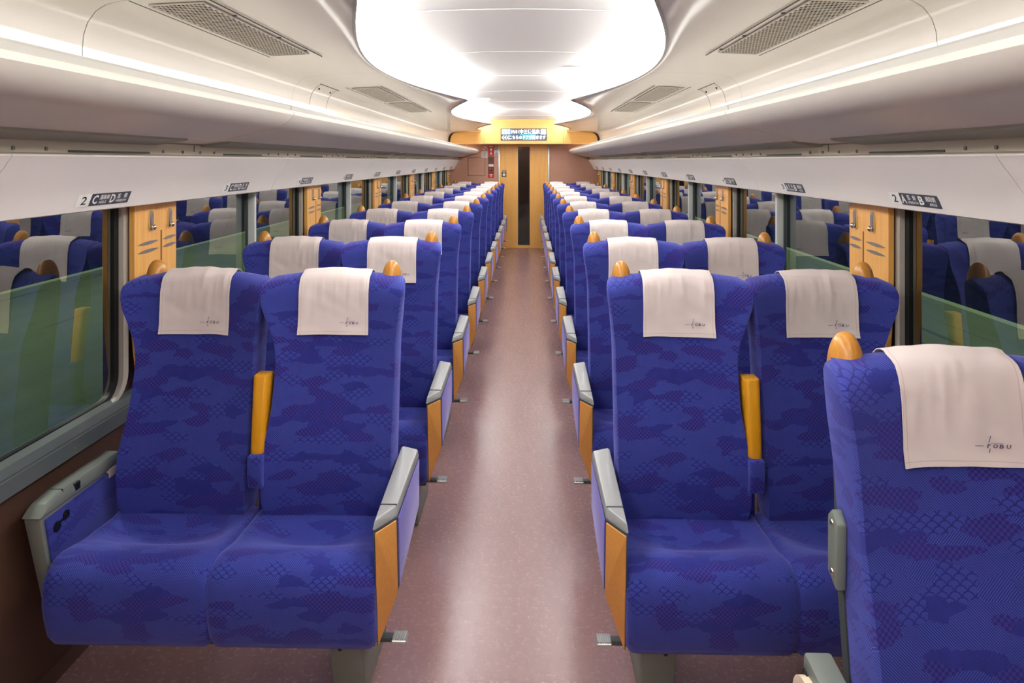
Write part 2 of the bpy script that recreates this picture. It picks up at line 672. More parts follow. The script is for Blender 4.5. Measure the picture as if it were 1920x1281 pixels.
def build_wall_panels(s, wall):
    nm = SIDE[s]
    root = empty('trim_%d' % (3 if s < 0 else 4), (0, 0, 0))
    tag(root, 'ivory curved panels above the %s windows' % nm, kind='structure')
    prof = PANEL_PROF + [(1.39, 1.46), (1.39, 1.616)]
    y = 1.68 - 4
    edges = []
    while y < Y_END:
        edges.append(y)
        y += 2.0
    edges.append(Y_END)
    for a, b in zip(edges, edges[1:]):
        a = max(a, Y_BACK)
        put('wall_panel', extrude_profile(prof, a + 0.0015, b - 0.0015, 'wall_panel', M_PANEL, s), root)
    # beige fascia with slots and screws above the panels
    fas = put('fascia', extrude_profile([(1.195, 1.66), (1.195, 1.622), (1.172, 1.6175), (1.172, 1.6165), (1.39, 1.6165), (1.39, 1.66)], Y_BACK, Y_END, 'fascia', M_BEIGE, s), root)
    slot = box(-0.003, 0.003, -0.21, 0.21, -0.003, 0.003, 'slot', M_DKGREY, 0.001, 1)
    scr = cyl((0, 0, 0), (1, 0, 0), 0.0055, 0.006, 'screw', M_GREYP, 10)
    for r in range(1, 13):
        yy = 2.14 + (r - 2)
        put('slot', slot, fas, (s * 1.1945, yy, 1.6265))
        for dy in (-0.42, -0.3, 0.3, 0.44):
            put('screw', scr, fas, (s * 1.1945, yy + dy, 1.632))
    jn = box(-0.001, 0.001, -0.0015, 0.0015, 1.634, 1.66, 'joint', M_DKGREY)
    for r in range(7):
        put('joint', jn, fas, (s * 1.1945, 0.67 + 2 * r, 0))


# ------------------------------------------------------------------ ceiling
CUSP0, PER = 6.10, 4.0


def half_open(y):
    a = abs(math.sin(math.pi * (y - CUSP0) / PER))
    a = math.sqrt(a * a + 0.0025) - 0.02
    return 0.437 + 0.352 * min(1.0, a)


COVE_PROF = [(1.34, 1.72), (1.34, 1.90), (1.339, 1.955), (1.335, 2.0), (1.322, 2.04), (1.296, 2.075), (1.262, 2.096), (1.21, 2.108), (1.14, 2.115), (1.06, 2.119), (0.98, 2.122), (0.90, 2.124)]


def side_ceiling(y0, y1, s, name, mat, off=0.0, step=0.05, lip=True):
    bm = bmesh.new()
    n = max(2, int(round((y1 - y0) / step)))
    rings = []
    for j in range(n + 1):
        y = y0 + (y1 - y0) * j / n
        hw = half_open(y) + (0.03 if off else 0)
        pts = [(u + (off if z < 2.05 else off * 0.4), z + (off if z > 2.05 else 0)) for u, z in COVE_PROF]
        for t in (0.35, 0.7, 1.0):
            u = 0.90 + (hw - 0.90) * t
            pts.append((u, 2.124 + 0.001 * t + off))
        if lip:
            pts += [(hw - 0.004, 2.128 + off), (hw - 0.004, 2.152), (hw + 0.012, 2.156), (hw + 0.012, 2.135), (1.30, 2.135)]
        rings.append([bm.verts.new((s * u, y, z)) for u, z in pts])
    for a, b in zip(rings, rings[1:]):
        for i in range(len(a) - 1):
            bm.faces.new((a[i], a[i + 1], b[i + 1], b[i]))
    return finish(bm, name, mat, 40)


def build_ceiling():
    root = empty('ceiling', (0, 0, 2.2))
    tag(root, 'white ceiling with a wavy central light recess', kind='structure')

    def P(nm_, me, parent=root):
        for v in me.vertices:
            v.co.z -= 2.2
        return put(nm_, me, root)
    Y1 = 12.55
    for s in (-1, 1):
        ed = [Y_BACK, 0.22, 2.22, 4.22, 6.22, 8.22, 10.22, Y1]
        for a, b in zip(ed, ed[1:]):
            P('ceiling_panel', side_ceiling(a + 0.0015, b - 0.0015, s, 'ceiling_panel', M_WHITE))
        P('backing', side_ceiling(Y_BACK, Y1, s, 'backing', M_SEAM, 0.006, 0.1, False))
        P('side_closure', extrude_profile([(1.346, 1.70), (1.346, 2.40)], Y_BACK, Y_END, 'side_closure', M_WHITE, s, False))
    # vault above, in panels
    ed = [Y_BACK] + [-0.57 + 4 / 3 * i for i in range(10)] + [Y_END]
    ed = [e for e in ed if Y_BACK <= e <= Y_END]
    vp = []
    for i in range(25):
        x = -1.2 + 2.4 * i / 24
        vp.append((x, 2.335 - 0.05 * x * x - 0.10 * max(0, abs(x) - 0.7) ** 2 * 4))
    for a, b in zip(ed, ed[1:]):
        P('vault_panel', extrude_profile(vp, a + 0.0035, b - 0.0035, 'vault_panel', M_VAULT, 1, False))
    P('vault_backing', extrude_profile([(u, z + 0.006) for u, z in vp], Y_BACK, Y_END, 'vault_backing', M_VAULT, 1, False))
    for e in ed[1:-1]:
        bp = [(u, z - 0.003) for u, z in vp] + [(u, z + 0.002) for u, z in vp[::-1]]
        P('batten', extrude_profile(bp, e - 0.006, e + 0.006, 'batten', M_VAULT, 1, True))
    # sensor plates on the vault
    for x, y in ((0.468, 5.48), (-0.45, 8.15)):
        P('sensor_plate', box(x - 0.09, x + 0.09, y - 0.05, y + 0.05, 2.305, 2.322, 'sensor_plate', M_WHITE, 0.003, 1))
    # dark metal edging round the recess
    for s in (-1, 1):
        bm = bmesh.new()
        n = 240
        rings = []
        for j in range(n + 1):
            y = Y_BACK + (12.5 - Y_BACK) * j / n
            hw = half_open(y)
            rings.append([bm.verts.new((s * (hw + du), y, z)) for du, z in ((-0.007, 2.121), (-0.007, 2.148), (-0.003, 2.148), (0.004, 2.121))])
        for a, b in zip(rings, rings[1:]):
            for i in range(4):
                k = (i + 1) % 4
                bm.faces.new((a[i], a[k], b[k], b[i]))
        bm.faces.new(rings[0])
        bm.faces.new(rings[-1])
        P('recess_edging', finish(bm, 'recess_edging', M_EDGE, 40))
        # small service hatch in the cove, outlined by joints
        cp = [(u - 0.0012, z - 0.0012) for u, z in COVE_PROF[1:7]]
        cp = cp + [(u + 0.004, z + 0.003) for u, z in cp[::-1]]
        for yy in (4.56, 4.94):
            P('hatch_joint', extrude_profile(cp, yy - 0.0015, yy + 0.0015, 'hatch_joint', M_SEAM, s, True, 30))
        u0_, z0_ = COVE_PROF[6]
        P('hatch_joint', box(s * (u0_ - 0.003), s * (u0_ + 0.001), 4.54, 4.98, z0_ - 0.003, z0_ + 0.003, 'hatch_joint', M_DKGREY))
        for yy in (4.62, 4.88):
            P('keyhole', ellipsoid((s * 1.294, yy, 2.073), (0.006, 0.004, 0.009), 'keyhole', M_BLACK, 8, 6))
    # curved light diffusers along both wavy edges of the recess
    for s in (-1, 1):
        bm = bmesh.new()
        n = 190
        rings = []
        sec = [(0.034, 2.150), (0.022, 2.205), (-0.008, 2.250), (-0.055, 2.285), (-0.10, 2.306), (-0.10, 2.316), (0.05, 2.300), (0.05, 2.150)]
        for j in range(n + 1):
            y = Y_BACK + 0.05 + (12.5 - Y_BACK - 0.1) * j / n
            hw = half_open(y)
            rings.append([bm.verts.new((s * (hw + du), y, z)) for du, z in sec])
        for a, b in zip(rings, rings[1:]):
            for i in range(len(sec)):
                k = (i + 1) % len(sec)
                bm.faces.new((a[i], a[k], b[k], b[i]))
        bm.faces.new(rings[0])
        bm.faces.new(rings[-1])
        o = P('light_diffuser', finish(bm, 'light_diffuser', M_COVE, 60))
        o['label'] = 'glowing white light diffuser along the %s wavy edge of the ceiling recess' % SIDE[s]


def grille_mesh(W, L, nx, ny, name, fx=0.11, fy=0.16):
    """perforated plate, staggered slots, facing down; centred"""
    bm = bmesh.new()
    dy = L / ny
    dx = W / nx
    for j in range(ny):
        y0 = -L / 2 + j * dy
        off = 0.5 * dx if j % 2 else 0.0
        xs = [-W / 2]
        for i in range(nx + 1):
            x0 = -W / 2 + off + i * dx
            x1 = x0 + dx
            if x1 > W / 2 + 1e-6 or x0 < -W / 2 - 1e-6:
                continue
            o = [(x0, y0), (x1, y0), (x1, y0 + dy), (x0, y0 + dy)]
            hx, hy = dx * fx, dy * fy
            q = [(x0 + hx, y0 + hy), (x1 - hx, y0 + hy), (x1 - hx, y0 + dy - hy), (x0 + hx, y0 + dy - hy)]
            ov = [bm.verts.new((a, b, 0)) for a, b in o]
            qv = [bm.verts.new((a, b, 0)) for a, b in q]
            qt = [bm.verts.new((a, b, 0.001)) for a, b in q]
            for k in range(4):
                k2 = (k + 1) % 4
                bm.faces.new((ov[k], ov[k2], qv[k2], qv[k]))
                bm.faces.new((qv[k], qv[k2], qt[k2], qt[k]))
        if off:
            for a, b in ((-W / 2, -W / 2 + off), (W / 2 - off, W / 2)):
                bm.faces.new([bm.verts.new(p) for p in ((a, y0, 0), (b, y0, 0), (b, y0 + dy, 0), (a, y0 + dy, 0))])
    return finish(bm, name, M_GRILLE, 0, False)


def build_vents():
    m1 = grille_mesh(0.175, 1.10, 13, 46, 'grille')
    m2 = grille_mesh(0.175, 1.10, 16, 56, 'grille', 0.15, 0.20)
    for s in (-1, 1):
        for i, (y0, y1, me) in enumerate(((2.30, 3.40, m1), (4.98, 6.08, m2), (6.30, 7.40, m2))):
            yc = (y0 + y1) / 2
            t = empty('air_vent', (s * 1.075, yc, 2.1145))
            t.rotation_euler = (0, s * math.radians(2.6), 0)
            tag(t, 'perforated air vent in the %s ceiling, %s' % (SIDE[s], ('large, nearest the viewer', 'second from the viewer', 'third from the viewer')[i]), 'air vent', 'ceiling air vents')
            put('grille', me, t, (0, 0, -0.0035))['kind'] = 'stuff'
            put('duct', box(-0.0875, 0.0875, -(y1 - y0) / 2, (y1 - y0) / 2, 0.0, 0.0015, 'duct', M_DUCT), t)
            # frame round the grille and access panel joints
            bm = bmesh.new()
            W, L = 0.0885, (y1 - y0) / 2 + 0.002
            add_box(bm, -W - 0.004, -W, -L, L, -0.0045, 0.001)
            add_box(bm, W, W + 0.004, -L, L, -0.0045, 0.001)
            add_box(bm, -W - 0.004, W + 0.004, -L - 0.004, -L, -0.0045, 0.001)
            add_box(bm, -W - 0.004, W + 0.004, L, L + 0.004, -0.0045, 0.001)
            put('vent_frame', finish(bm, 'vent_frame', M_WHITE, 0), t)
            put('panel_joint', box(-s * 0.125, -s * 0.1275, -L - 0.07, L + 0.10, -0.0045, 0.0, 'panel_joint', M_SEAM), t)
            put('panel_joint', box(s * 0.118, s * 0.1205, -L - 0.07, L + 0.06, -0.0015, 0.006, 'panel_joint', M_SEAM), t)
            if i == 0:
                for yy in (-0.35, 0.1, 0.45):
                    put('panel_latch', cyl((-s * 0.108, yy, -0.004), (0, 0, 1), 0.008, 0.004, 'panel_latch', M_DKGREY, 12), t)


def build_racks():
    for s in (-1, 1):
        ed = [Y_BACK, 2.67, 6.67, 10.67, Y_END - 0.01]
        for i, (a, b) in enumerate(zip(ed, ed[1:])):
            t = empty('luggage_rack', (s * 1.05, (a + b) / 2, 1.70))
            tag(t, 'pearl grey overhead luggage rack section on the %s, %s' % (SIDE[s], ('nearest the viewer', 'second along the wall', 'third along the wall', 'farthest, against the end wall')[i]), 'luggage rack', 'overhead luggage racks')

            def P(nm_, me, par=t):
                for v in me.vertices:
                    v.co -= Vector(t.location)
                return put(nm_, me, par)
            a2, b2 = a + 0.0035, b - 0.0035
            shell = [(0.818, 1.790), (0.812, 1.784), (0.813, 1.774), (0.824, 1.759), (0.842, 1.743), (0.862, 1.731), (0.885, 1.7215), (0.905, 1.7165), (0.913, 1.7165), (0.96, 1.7065), (1.07, 1.681), (1.076, 1.676),
                     (1.20, 1.6625), (1.335, 1.6625), (1.335, 1.74), (1.20, 1.752), (0.86, 1.775), (0.84, 1.790)]
            P('shell', extrude_profile(shell, a2, b2, 'shell', M_RACK, s, True, 28))
            if i < 3:
                jp = [(u + (0.006 if u < 0.9 else 0.0), z + (0.005 if z < 1.76 and u < 1.1 else (-0.004 if u < 1.3 else 0))) for u, z in shell[:12]] + [(1.19, 1.70), (0.86, 1.77)]
                P('joint', extrude_profile(jp, b - 0.004, b + 0.003, 'joint', M_DKGREY, s, True, 28))
            P('front_rail', extrude_profile([(0.824, 1.788), (0.822, 1.806), (0.828, 1.812), (0.84, 1.810), (0.842, 1.788)], a2, b2, 'front_rail', M_RACKLIP, s))
            if i < 3:
                P('under_strip', extrude_profile([(1.082, 1.678), (1.082, 1.669), (1.094, 1.6655), (1.193, 1.653), (1.193, 1.664)], a2 + 0.05, b2 - 0.28, 'under_strip', M_STRIP, s))
            # lamp strip resting on the rack, lighting the upper wall
            P('lamp_strip', extrude_profile([(1.02, 1.764), (1.02, 1.782), (1.06, 1.782), (1.06, 1.762)], a2, b2, 'lamp_strip', M_RACKLED, s))


# ------------------------------------------------------------------ end wall, door, header, display
def build_end():
    we = put('wall_end', None) if False else None
    bm = bmesh.new()
    DW, DT = 0.437, 1.905
    add_box(bm, -1.42, -DW - 0.03, Y_END, Y_END + 0.08, 0, 2.40)
    add_box(bm, DW + 0.03, 1.42, Y_END, Y_END + 0.08, 0, 2.40)
    add_box(bm, -DW - 0.03, DW + 0.03, Y_END, Y_END + 0.08, DT, 2.40)
    o = put('wall_end', finish(bm, 'wall_end', M_ENDWALL, 0))
    tag(o, 'brown end wall behind the last seats', kind='structure')
    # door
    d = empty('door_1', (0, Y_END + 0.03, 0))
    tag(d, 'maple sliding door with a tall narrow window', kind='structure')
    gw, g0, g1 = 0.10, 0.07, 1.85
    bm = bmesh.new()
    for x0, x1, z0, z1 in ((-DW, -gw, 0.004, DT), (gw, DW, 0.004, DT), (-gw, gw, 0.004, g0), (-gw, gw, g1, DT)):
        add_box(bm, x0, x1, -0.018, 0.018, z0, z1)
    put('door_leaf', finish(bm, 'door_leaf', M_WOOD_LIT, 0), d)
    put('pane', box(-gw, gw, -0.006, 0.0, g0, g1, 'pane', M_DOORGLASS), d)
    bm = bmesh.new()
    for x0, x1, z0, z1 in ((-gw - 0.008, -gw + 0.004, g0 - 0.008, g1 + 0.008), (gw - 0.004, gw + 0.008, g0 - 0.008, g1 + 0.008), (-gw, gw, g0 - 0.008, g0 + 0.004), (-gw, gw, g1 - 0.004, g1 + 0.008)):
        add_box(bm, x0, x1, -0.022, -0.004, z0, z1)
    put('pane_frame', finish(bm, 'pane_frame', M_DKGREY, 0), d)
    put('push_plate', box(-0.405, -0.32, -0.0215, -0.018, 1.305, 1.395, 'push_plate', M_DKGREY, 0.002, 1), d)
    bm = bmesh.new()
    add_cyl(bm, (-0.3625, -0.0225, 1.345), (0, 1, 0), 0.026, 0.003, 16)
    add_cyl(bm, (-0.3625, -0.0225, 1.378), (0, 1, 0), 0.01, 0.003, 12)
    put('hand_symbol', finish(bm, 'hand_symbol', M_SIGNW), d)
    put('small_notice', box(-0.40, -0.315, -0.020, -0.018, 1.405, 1.43, 'small_notice', M_SLOT), d)
    # vestibule behind the glass
    bm = bmesh.new()
    add_box(bm, -0.6, 0.6, Y_END + 0.9, Y_END + 0.95, 0, 2.2)
    add_box(bm, -0.6, -0.55, Y_END + 0.08, Y_END + 0.95, 0, 2.2)
    add_box(bm, 0.55, 0.6, Y_END + 0.08, Y_END + 0.95, 0, 2.2)
    add_box(bm, -0.6, 0.6, Y_END + 0.08, Y_END + 0.95, 2.2, 2.25)
    v = put('wall_vestibule', finish(bm, 'wall_vestibule', M_DARK, 0))
    tag(v, 'dark vestibule behind the glazed door', kind='structure')
    # door jambs
    for i, s in enumerate((-1, 1)):
        j = put('trim_%d' % (5 + i), box(s * (DW + 0.004), s * (DW + 0.03), Y_END - 0.02, Y_END + 0.06, 0, DT, 'jamb', M_ALU, 0.003))
        tag(j, 'aluminium jamb on the %s of the end door' % SIDE[s], kind='structure')
    # header
    h = empty('end_header', (0, 12.5, 1.897))
    tag(h, 'maple header board above the end door', 'header')
    top = 2.36 - 1.897

    def outline(s):
        pts = [(0.70, 0.0), (1.29, 0.0), (1.297, 0.03), (1.295, 0.09), (1.28, 0.14), (1.25, 0.18), (1.20, 0.205), (1.12, 0.215), (0.90, 0.221), (0.70, 0.222)]
        return [(s * a, b) for a, b in pts]
    for s in (-1, 1):
        bm = bmesh.new()
        f = [bm.verts.new((a, 0, b)) for a, b in outline(s)]
        bk = [bm.verts.new((a, 0.43, b)) for a, b in outline(s)]
        n = len(f)
        for i in range(n):
            k = (i + 1) % n
            bm.faces.new((f[i], f[k], bk[k], bk[i]))
        bm.faces.new(f)
        bm.faces.new(bk)
        put('side_board', finish(bm, 'side_board', M_WOODH, 30), h)
    put('centre_board', box(-0.697, 0.697, -0.004, 0.43, 0.0, top, 'centre_board', M_WOODH, 0.002, 1), h)
    for s in (-1, 1):
        put('upper_board', box(s * 0.697, s * 1.30, 0.1, 0.43, 0.224, top, 'upper_board', M_WOODH), h)
    # information display
    t = empty('information_display', (0.0, 12.492, 1.96))
    tag(t, 'lit information display with two lines of Japanese text above the door', 'display')
    W, H = 0.80, 0.205
    put('screen', box(-W / 2, W / 2, 0.0, 0.004, 0, H, 'screen', M_LEDBG), t)
    bm = bmesh.new()
    for x0, x1, z0, z1 in ((-W / 2 - 0.006, W / 2 + 0.006, -0.006, 0), (-W / 2 - 0.006, W / 2 + 0.006, H, H + 0.006), (-W / 2 - 0.006, -W / 2, 0, H), (W / 2, W / 2 + 0.006, 0, H)):
        add_box(bm, x0, x1, -0.004, 0.004, z0, z1)
    put('bezel', finish(bm, 'bezel', M_DKGREY, 0), t)

    def fn(dy):
        return lambda a, b: (a - W / 2, dy, b)
    TT = lambda s_, x, z, wd, ht, bold=0.003: (*text_mesh(s_, 0.1, wd, ht, bold), (x, z))
    put('number_tile', flat_mesh('number_tile', M_LEDW, [quad2(0.012, 0.112, 0.10, 0.197)], fn(-0.001)), t)
    put('route_tile', flat_mesh('route_tile', M_LEDW, [quad2(0.70, 0.105, 0.793, 0.197)], fn(-0.001)), t)
    put('blue_tile', flat_mesh('blue_tile', M_LEDB, [quad2(0.104, 0.105, 0.168, 0.2)], fn(-0.0006)), t)
    put('teal_band', flat_mesh('teal_band', M_LEDT, [quad2(0.33, 0.092, 0.62, 0.11), quad2(0.38, 0.01, 0.56, 0.095)], fn(-0.0005)), t)
    put('car_number', flat_mesh('car_number', M_LEDB, [TT('2', 0.034, 0.122, 0.045, 0.066, 0.004)], fn(-0.002)), t)
    put('route_icon', flat_mesh('route_icon', M_LEDT, [quad2(0.725, 0.165, 0.77, 0.172), quad2(0.72, 0.14, 0.775, 0.147), quad2(0.72, 0.12, 0.745, 0.127), quad2(0.752, 0.12, 0.778, 0.127)], fn(-0.002)), t)
    put('upper_text', flat_mesh('upper_text', M_LEDW, [TT('号', 0.114, 0.155, 0.042, 0.04), TT('車', 0.114, 0.112, 0.042, 0.04), TT('まもなく', 0.176, 0.118, 0.145, 0.07), TT('中三依温泉', 0.33, 0.113, 0.355, 0.082)], fn(-0.002)), t)
    put('lower_text', flat_mesh('lower_text', M_LEDW, [TT('こちらのドアが開きます', 0.145, 0.016, 0.64, 0.075)], fn(-0.002)), t)
    arr = []
    for i in range(3):
        x = 0.01 + i * 0.044
        arr.append(([(x, 0.05), (x + 0.035, 0.088), (x + 0.047, 0.088), (x + 0.028, 0.05), (x + 0.047, 0.012), (x + 0.035, 0.012)], [(0, 3, 2, 1), (0, 5, 4, 3)], (0, 0)))
    put('arrows', flat_mesh('arrows', M_LEDY, arr, fn(-0.002)), t)

    # notices on the end wall, at 0.00973 m per pixel
    def px(x, y):
        return (x - 982.3) * 0.00973, 1.6 - (y - 301.6) * 0.00973
    Yw = Y_END
    x, z = px(908.5, 278)
    t = empty('no_smoking_sign', (x, Yw - 0.002, z))
    tag(t, 'round white no smoking sticker on the brown end wall', 'sign')
    put('disc', cyl((0, 0, 0), (0, 1, 0), 0.046, 0.004, 'disc', M_SIGNW, 24), t)
    bm = bmesh.new()
    n = 24
    ro = [[bm.verts.new((r * math.cos(2 * math.pi * i / n), -0.003, r * math.sin(2 * math.pi * i / n))) for i in range(n)] for r in (0.045, 0.035)]
    for i in range(n):
        k = (i + 1) % n
        bm.faces.new((ro[0][i], ro[0][k], ro[1][k], ro[1][i]))
    q = [bm.verts.new(p) for p in ((-0.03, -0.0032, 0.022), (-0.022, -0.0032, 0.03), (0.03, -0.0032, -0.022), (0.022, -0.0032, -0.03))]
    bm.faces.new(q)
    put('red_ring', finish(bm, 'red_ring', M_RED, 0), t)
    put('cigarette', box(-0.022, 0.022, -0.004, -0.002, -0.005, 0.005, 'cigarette', M_INK), t)
    x, z = px(908.5, 290)
    t = empty('white_notice', (x, Yw - 0.002, z))
    tag(t, 'square white printed notice below the no smoking sticker', 'notice')
    put('sheet', box(-0.054, 0.054, -0.002, 0.002, -0.058, 0.058, 'sheet', M_SIGNW), t)
    put('print', flat_mesh('print', M_SLOT, [quad2(-0.04, 0.035 - 0.02 * i, 0.04 - 0.012 * (i % 2), 0.044 - 0.02 * i) for i in range(5)], lambda a, b: (a, -0.003, b)), t)
    x, z = px(920.8, 282.5)
    t = empty('emergency_sign', (x, Yw - 0.002, z))
    tag(t, 'red emergency sign with white bell and downward arrow', 'sign')
    put('plate', box(-0.053, 0.053, -0.002, 0.002, -0.098, 0.098, 'plate', M_RED), t)
    vs = [(-0.008, -0.02), (0.008, -0.02), (0.008, -0.05), (0.026, -0.05), (0, -0.08), (-0.026, -0.05), (-0.008, -0.05)]
    circ = [(0.022 * math.cos(i * math.pi / 6), 0.02 + 0.024 * math.sin(i * math.pi / 6)) for i in range(12)]
    put('symbol', flat_mesh('symbol', M_SIGNW, [(vs, [(0, 1, 2, 6), (3, 4, 5)], (0, 0)), (circ, [tuple(range(12))], (0, 0)), (*text_mesh('非常通報', 0.02, 0.085, 0.022, 0.0006), (-0.0425, 0.066))], lambda a, b: (a, -0.003, b)), t)
    x, z = px(931, 286.5)
    t = empty('small_notice', (x, Yw - 0.002, z))
    tag(t, 'small white and blue sticker beside the red emergency sign', 'notice')
    put('sheet', box(-0.038, 0.038, -0.002, 0.002, -0.043, 0.043, 'sheet', M_SIGNW), t)
    put('print', flat_mesh('print', M_BLUE, [quad2(-0.028, -0.032, 0.028, -0.014), quad2(-0.008, 0.0, 0.008, 0.02)], lambda a, b: (a, -0.003, b)), t)
    x, z = px(920.8, 313.5)
    t = empty('emergency_switch_panel', (x, Yw - 0.003, z))
    tag(t, 'tall red brown emergency call panel with switch and red base label', 'call panel')
    put('plate', box(-0.055, 0.055, -0.003, 0.003, -0.195, 0.195, 'plate', M_REDBROWN, 0.003, 1), t)
    put('speaker', box(-0.028, 0.028, -0.006, -0.002, 0.11, 0.16, 'speaker', M_DKGREY, 0.002, 1), t)
    put('label_plate', box(-0.045, 0.045, -0.006, -0.002, 0.01, 0.055, 'label_plate', M_SIGNW), t)
    put('button', cyl((0, -0.006, -0.055), (0, 1, 0), 0.013, 0.012, 'button', M_BLACK, 16), t)
    put('lamp', cyl((-0.015, -0.005, -0.03), (0, 1, 0), 0.006, 0.008, 'lamp', M_CREAM, 12), t)
    put('red_label', box(-0.048, 0.048, -0.0055, -0.002, -0.185, -0.12, 'red_label', M_RED), t)
    put('red_label_mark', flat_mesh('red_label_mark', M_SIGNW, [quad2(-0.008, -0.175, 0.008, -0.145), quad2(-0.03, -0.14, 0.03, -0.132)], lambda a, b: (a, -0.006, b)), t)
    x, z = px(893.5, 312.5)
    t = empty('access_hatch', (x, Yw, z))
    tag(t, 'brown square access hatch in the end wall beside the call panel', 'hatch')
    put('hatch_door', box(-0.15, 0.15, -0.012, 0.0, -0.16, 0.16, 'hatch_door', M_ENDWALL, 0.003, 1), t)
    put('hatch_joint', box(-0.157, 0.157, -0.003, 0.0, -0.167, 0.167, 'hatch_joint', M_DKGREY), t)


# ------------------------------------------------------------------ wood boards between the windows
def build_boards():
    for s in (-1, 1):
        # outline in local (y, z), y = 0 at board centre; near edge curves in towards the foot
        W = 0.153
        pts = [(-W, 1.465)]
        for i in range(9):
            t = i / 8
            pts.append((-W + 0.045 * t ** 2.2, 1.25 - 0.46 * t))
        pts += [(W - 0.02, 0.79), (W - 0.004, 1.1), (W, 1.465)]
        bm = bmesh.new()
        f = [bm.verts.new((s * 1.343, y, z)) for y, z in pts]
        b = [bm.verts.new((s * 1.362, y, z)) for y, z in pts]
        n = len(pts)
        for i in range(n):
            k = (i + 1) % n
            bm.faces.new((f[i], f[k], b[k], b[i]))
        bm.faces.new(f)
        bm.faces.new(b)
        bmesh.ops.bevel(bm, geom=[e for e in bm.edges if all(abs(v.co.x - s * 1.343) < 1e-5 for v in e.verts)], offset=0.003, segments=2, affect='EDGES')
        board = finish(bm, 'board', M_WOOD, 30)
        groove = box(s * 1.3415, s * 1.345, 0.029, 0.037, 0.82, 1.333, 'groove', M_GROOVE)

        def stadium(r, h, x0, x1, mat, nm):
            bm = bmesh.new()
            pl = []
            for i in range(9):
                a = math.pi * i / 8
                pl.append((r * math.cos(a), h + r * math.sin(a)))
            for i in range(9):
                a = math.pi + math.pi * i / 8
                pl.append((r * math.cos(a), -h + r * math.sin(a)))
            f = [bm.verts.new((s * x0, y, z)) for y, z in pl]
            b = [bm.verts.new((s * x1, y, z)) for y, z in pl]
            for i in range(len(pl)):
                k = (i + 1) % len(pl)
                bm.faces.new((f[i], f[k], b[k], b[i]))
            bm.faces.new(f)
            bm.faces.new(b)
            return finish(bm, nm, mat, 40)
        plate = stadium(0.0145, 0.024, 1.337, 1.345, M_CHROME, 'hook_plate')
        inner = stadium(0.0085, 0.020, 1.3355, 1.338, M_SLOT, 'hook_recess')
        hk = ellipsoid((s * 1.331, 0, -0.024), (0.010, 0.009, 0.011), 'hook_knob', M_CHROME, 12, 8)
        # leaf shaped slots
        def leaf_mesh(hl):
            bm = bmesh.new()
            top, bot = [], []
            for i in range(13):
                t = -1 + 2 * i / 12
                top.append((t * hl, 0.0065 * (1 - t * t) + 0.003 * t))
                bot.append((t * hl, -0.006 * (1 - t * t) + 0.003 * t))
            loop = top + bot[-2:0:-1]
            f = [bm.verts.new((s * 1.3395, y, z)) for y, z in loop]
            b = [bm.verts.new((s * 1.345, y, z)) for y, z in loop]
            for i in range(len(loop)):
                k = (i + 1) % len(loop)
                bm.faces.new((f[i], f[k], b[k], b[i]))
            bm.faces.new(f)
            bm.faces.new(b)
            return finish(bm, 'leaf_slot', M_SLOT, 40)
        leaf_a, leaf_b = leaf_mesh(0.072), leaf_mesh(0.050)
        for k in range(6):
            yc = 2.678 + 2 * k
            t = empty('pillar_board', (0, yc, 0))
            tag(t, 'maple board with two chrome coat hooks on the %s wall, %s from the viewer' % (SIDE[s], ('nearest', 'second', 'third', 'fourth', 'fifth', 'farthest')[k]), 'wood panel', 'maple boards between the windows')
            put('board', board, t)
            put('groove', groove, t)
            for dy in (-0.044, 0.094):
                h = put('coat_hook', plate, t, (0, dy, 1.374))
                put('hook_recess', inner, h)
                put('hook_knob', hk, h)
            for dy, lf in ((-0.061, leaf_a), (0.097, leaf_b)):
                for dz in (0, -0.030):
                    put('leaf_slot', lf, t, (0, dy, 1.294 + dz + (0.006 if dy > 0 else 0)))


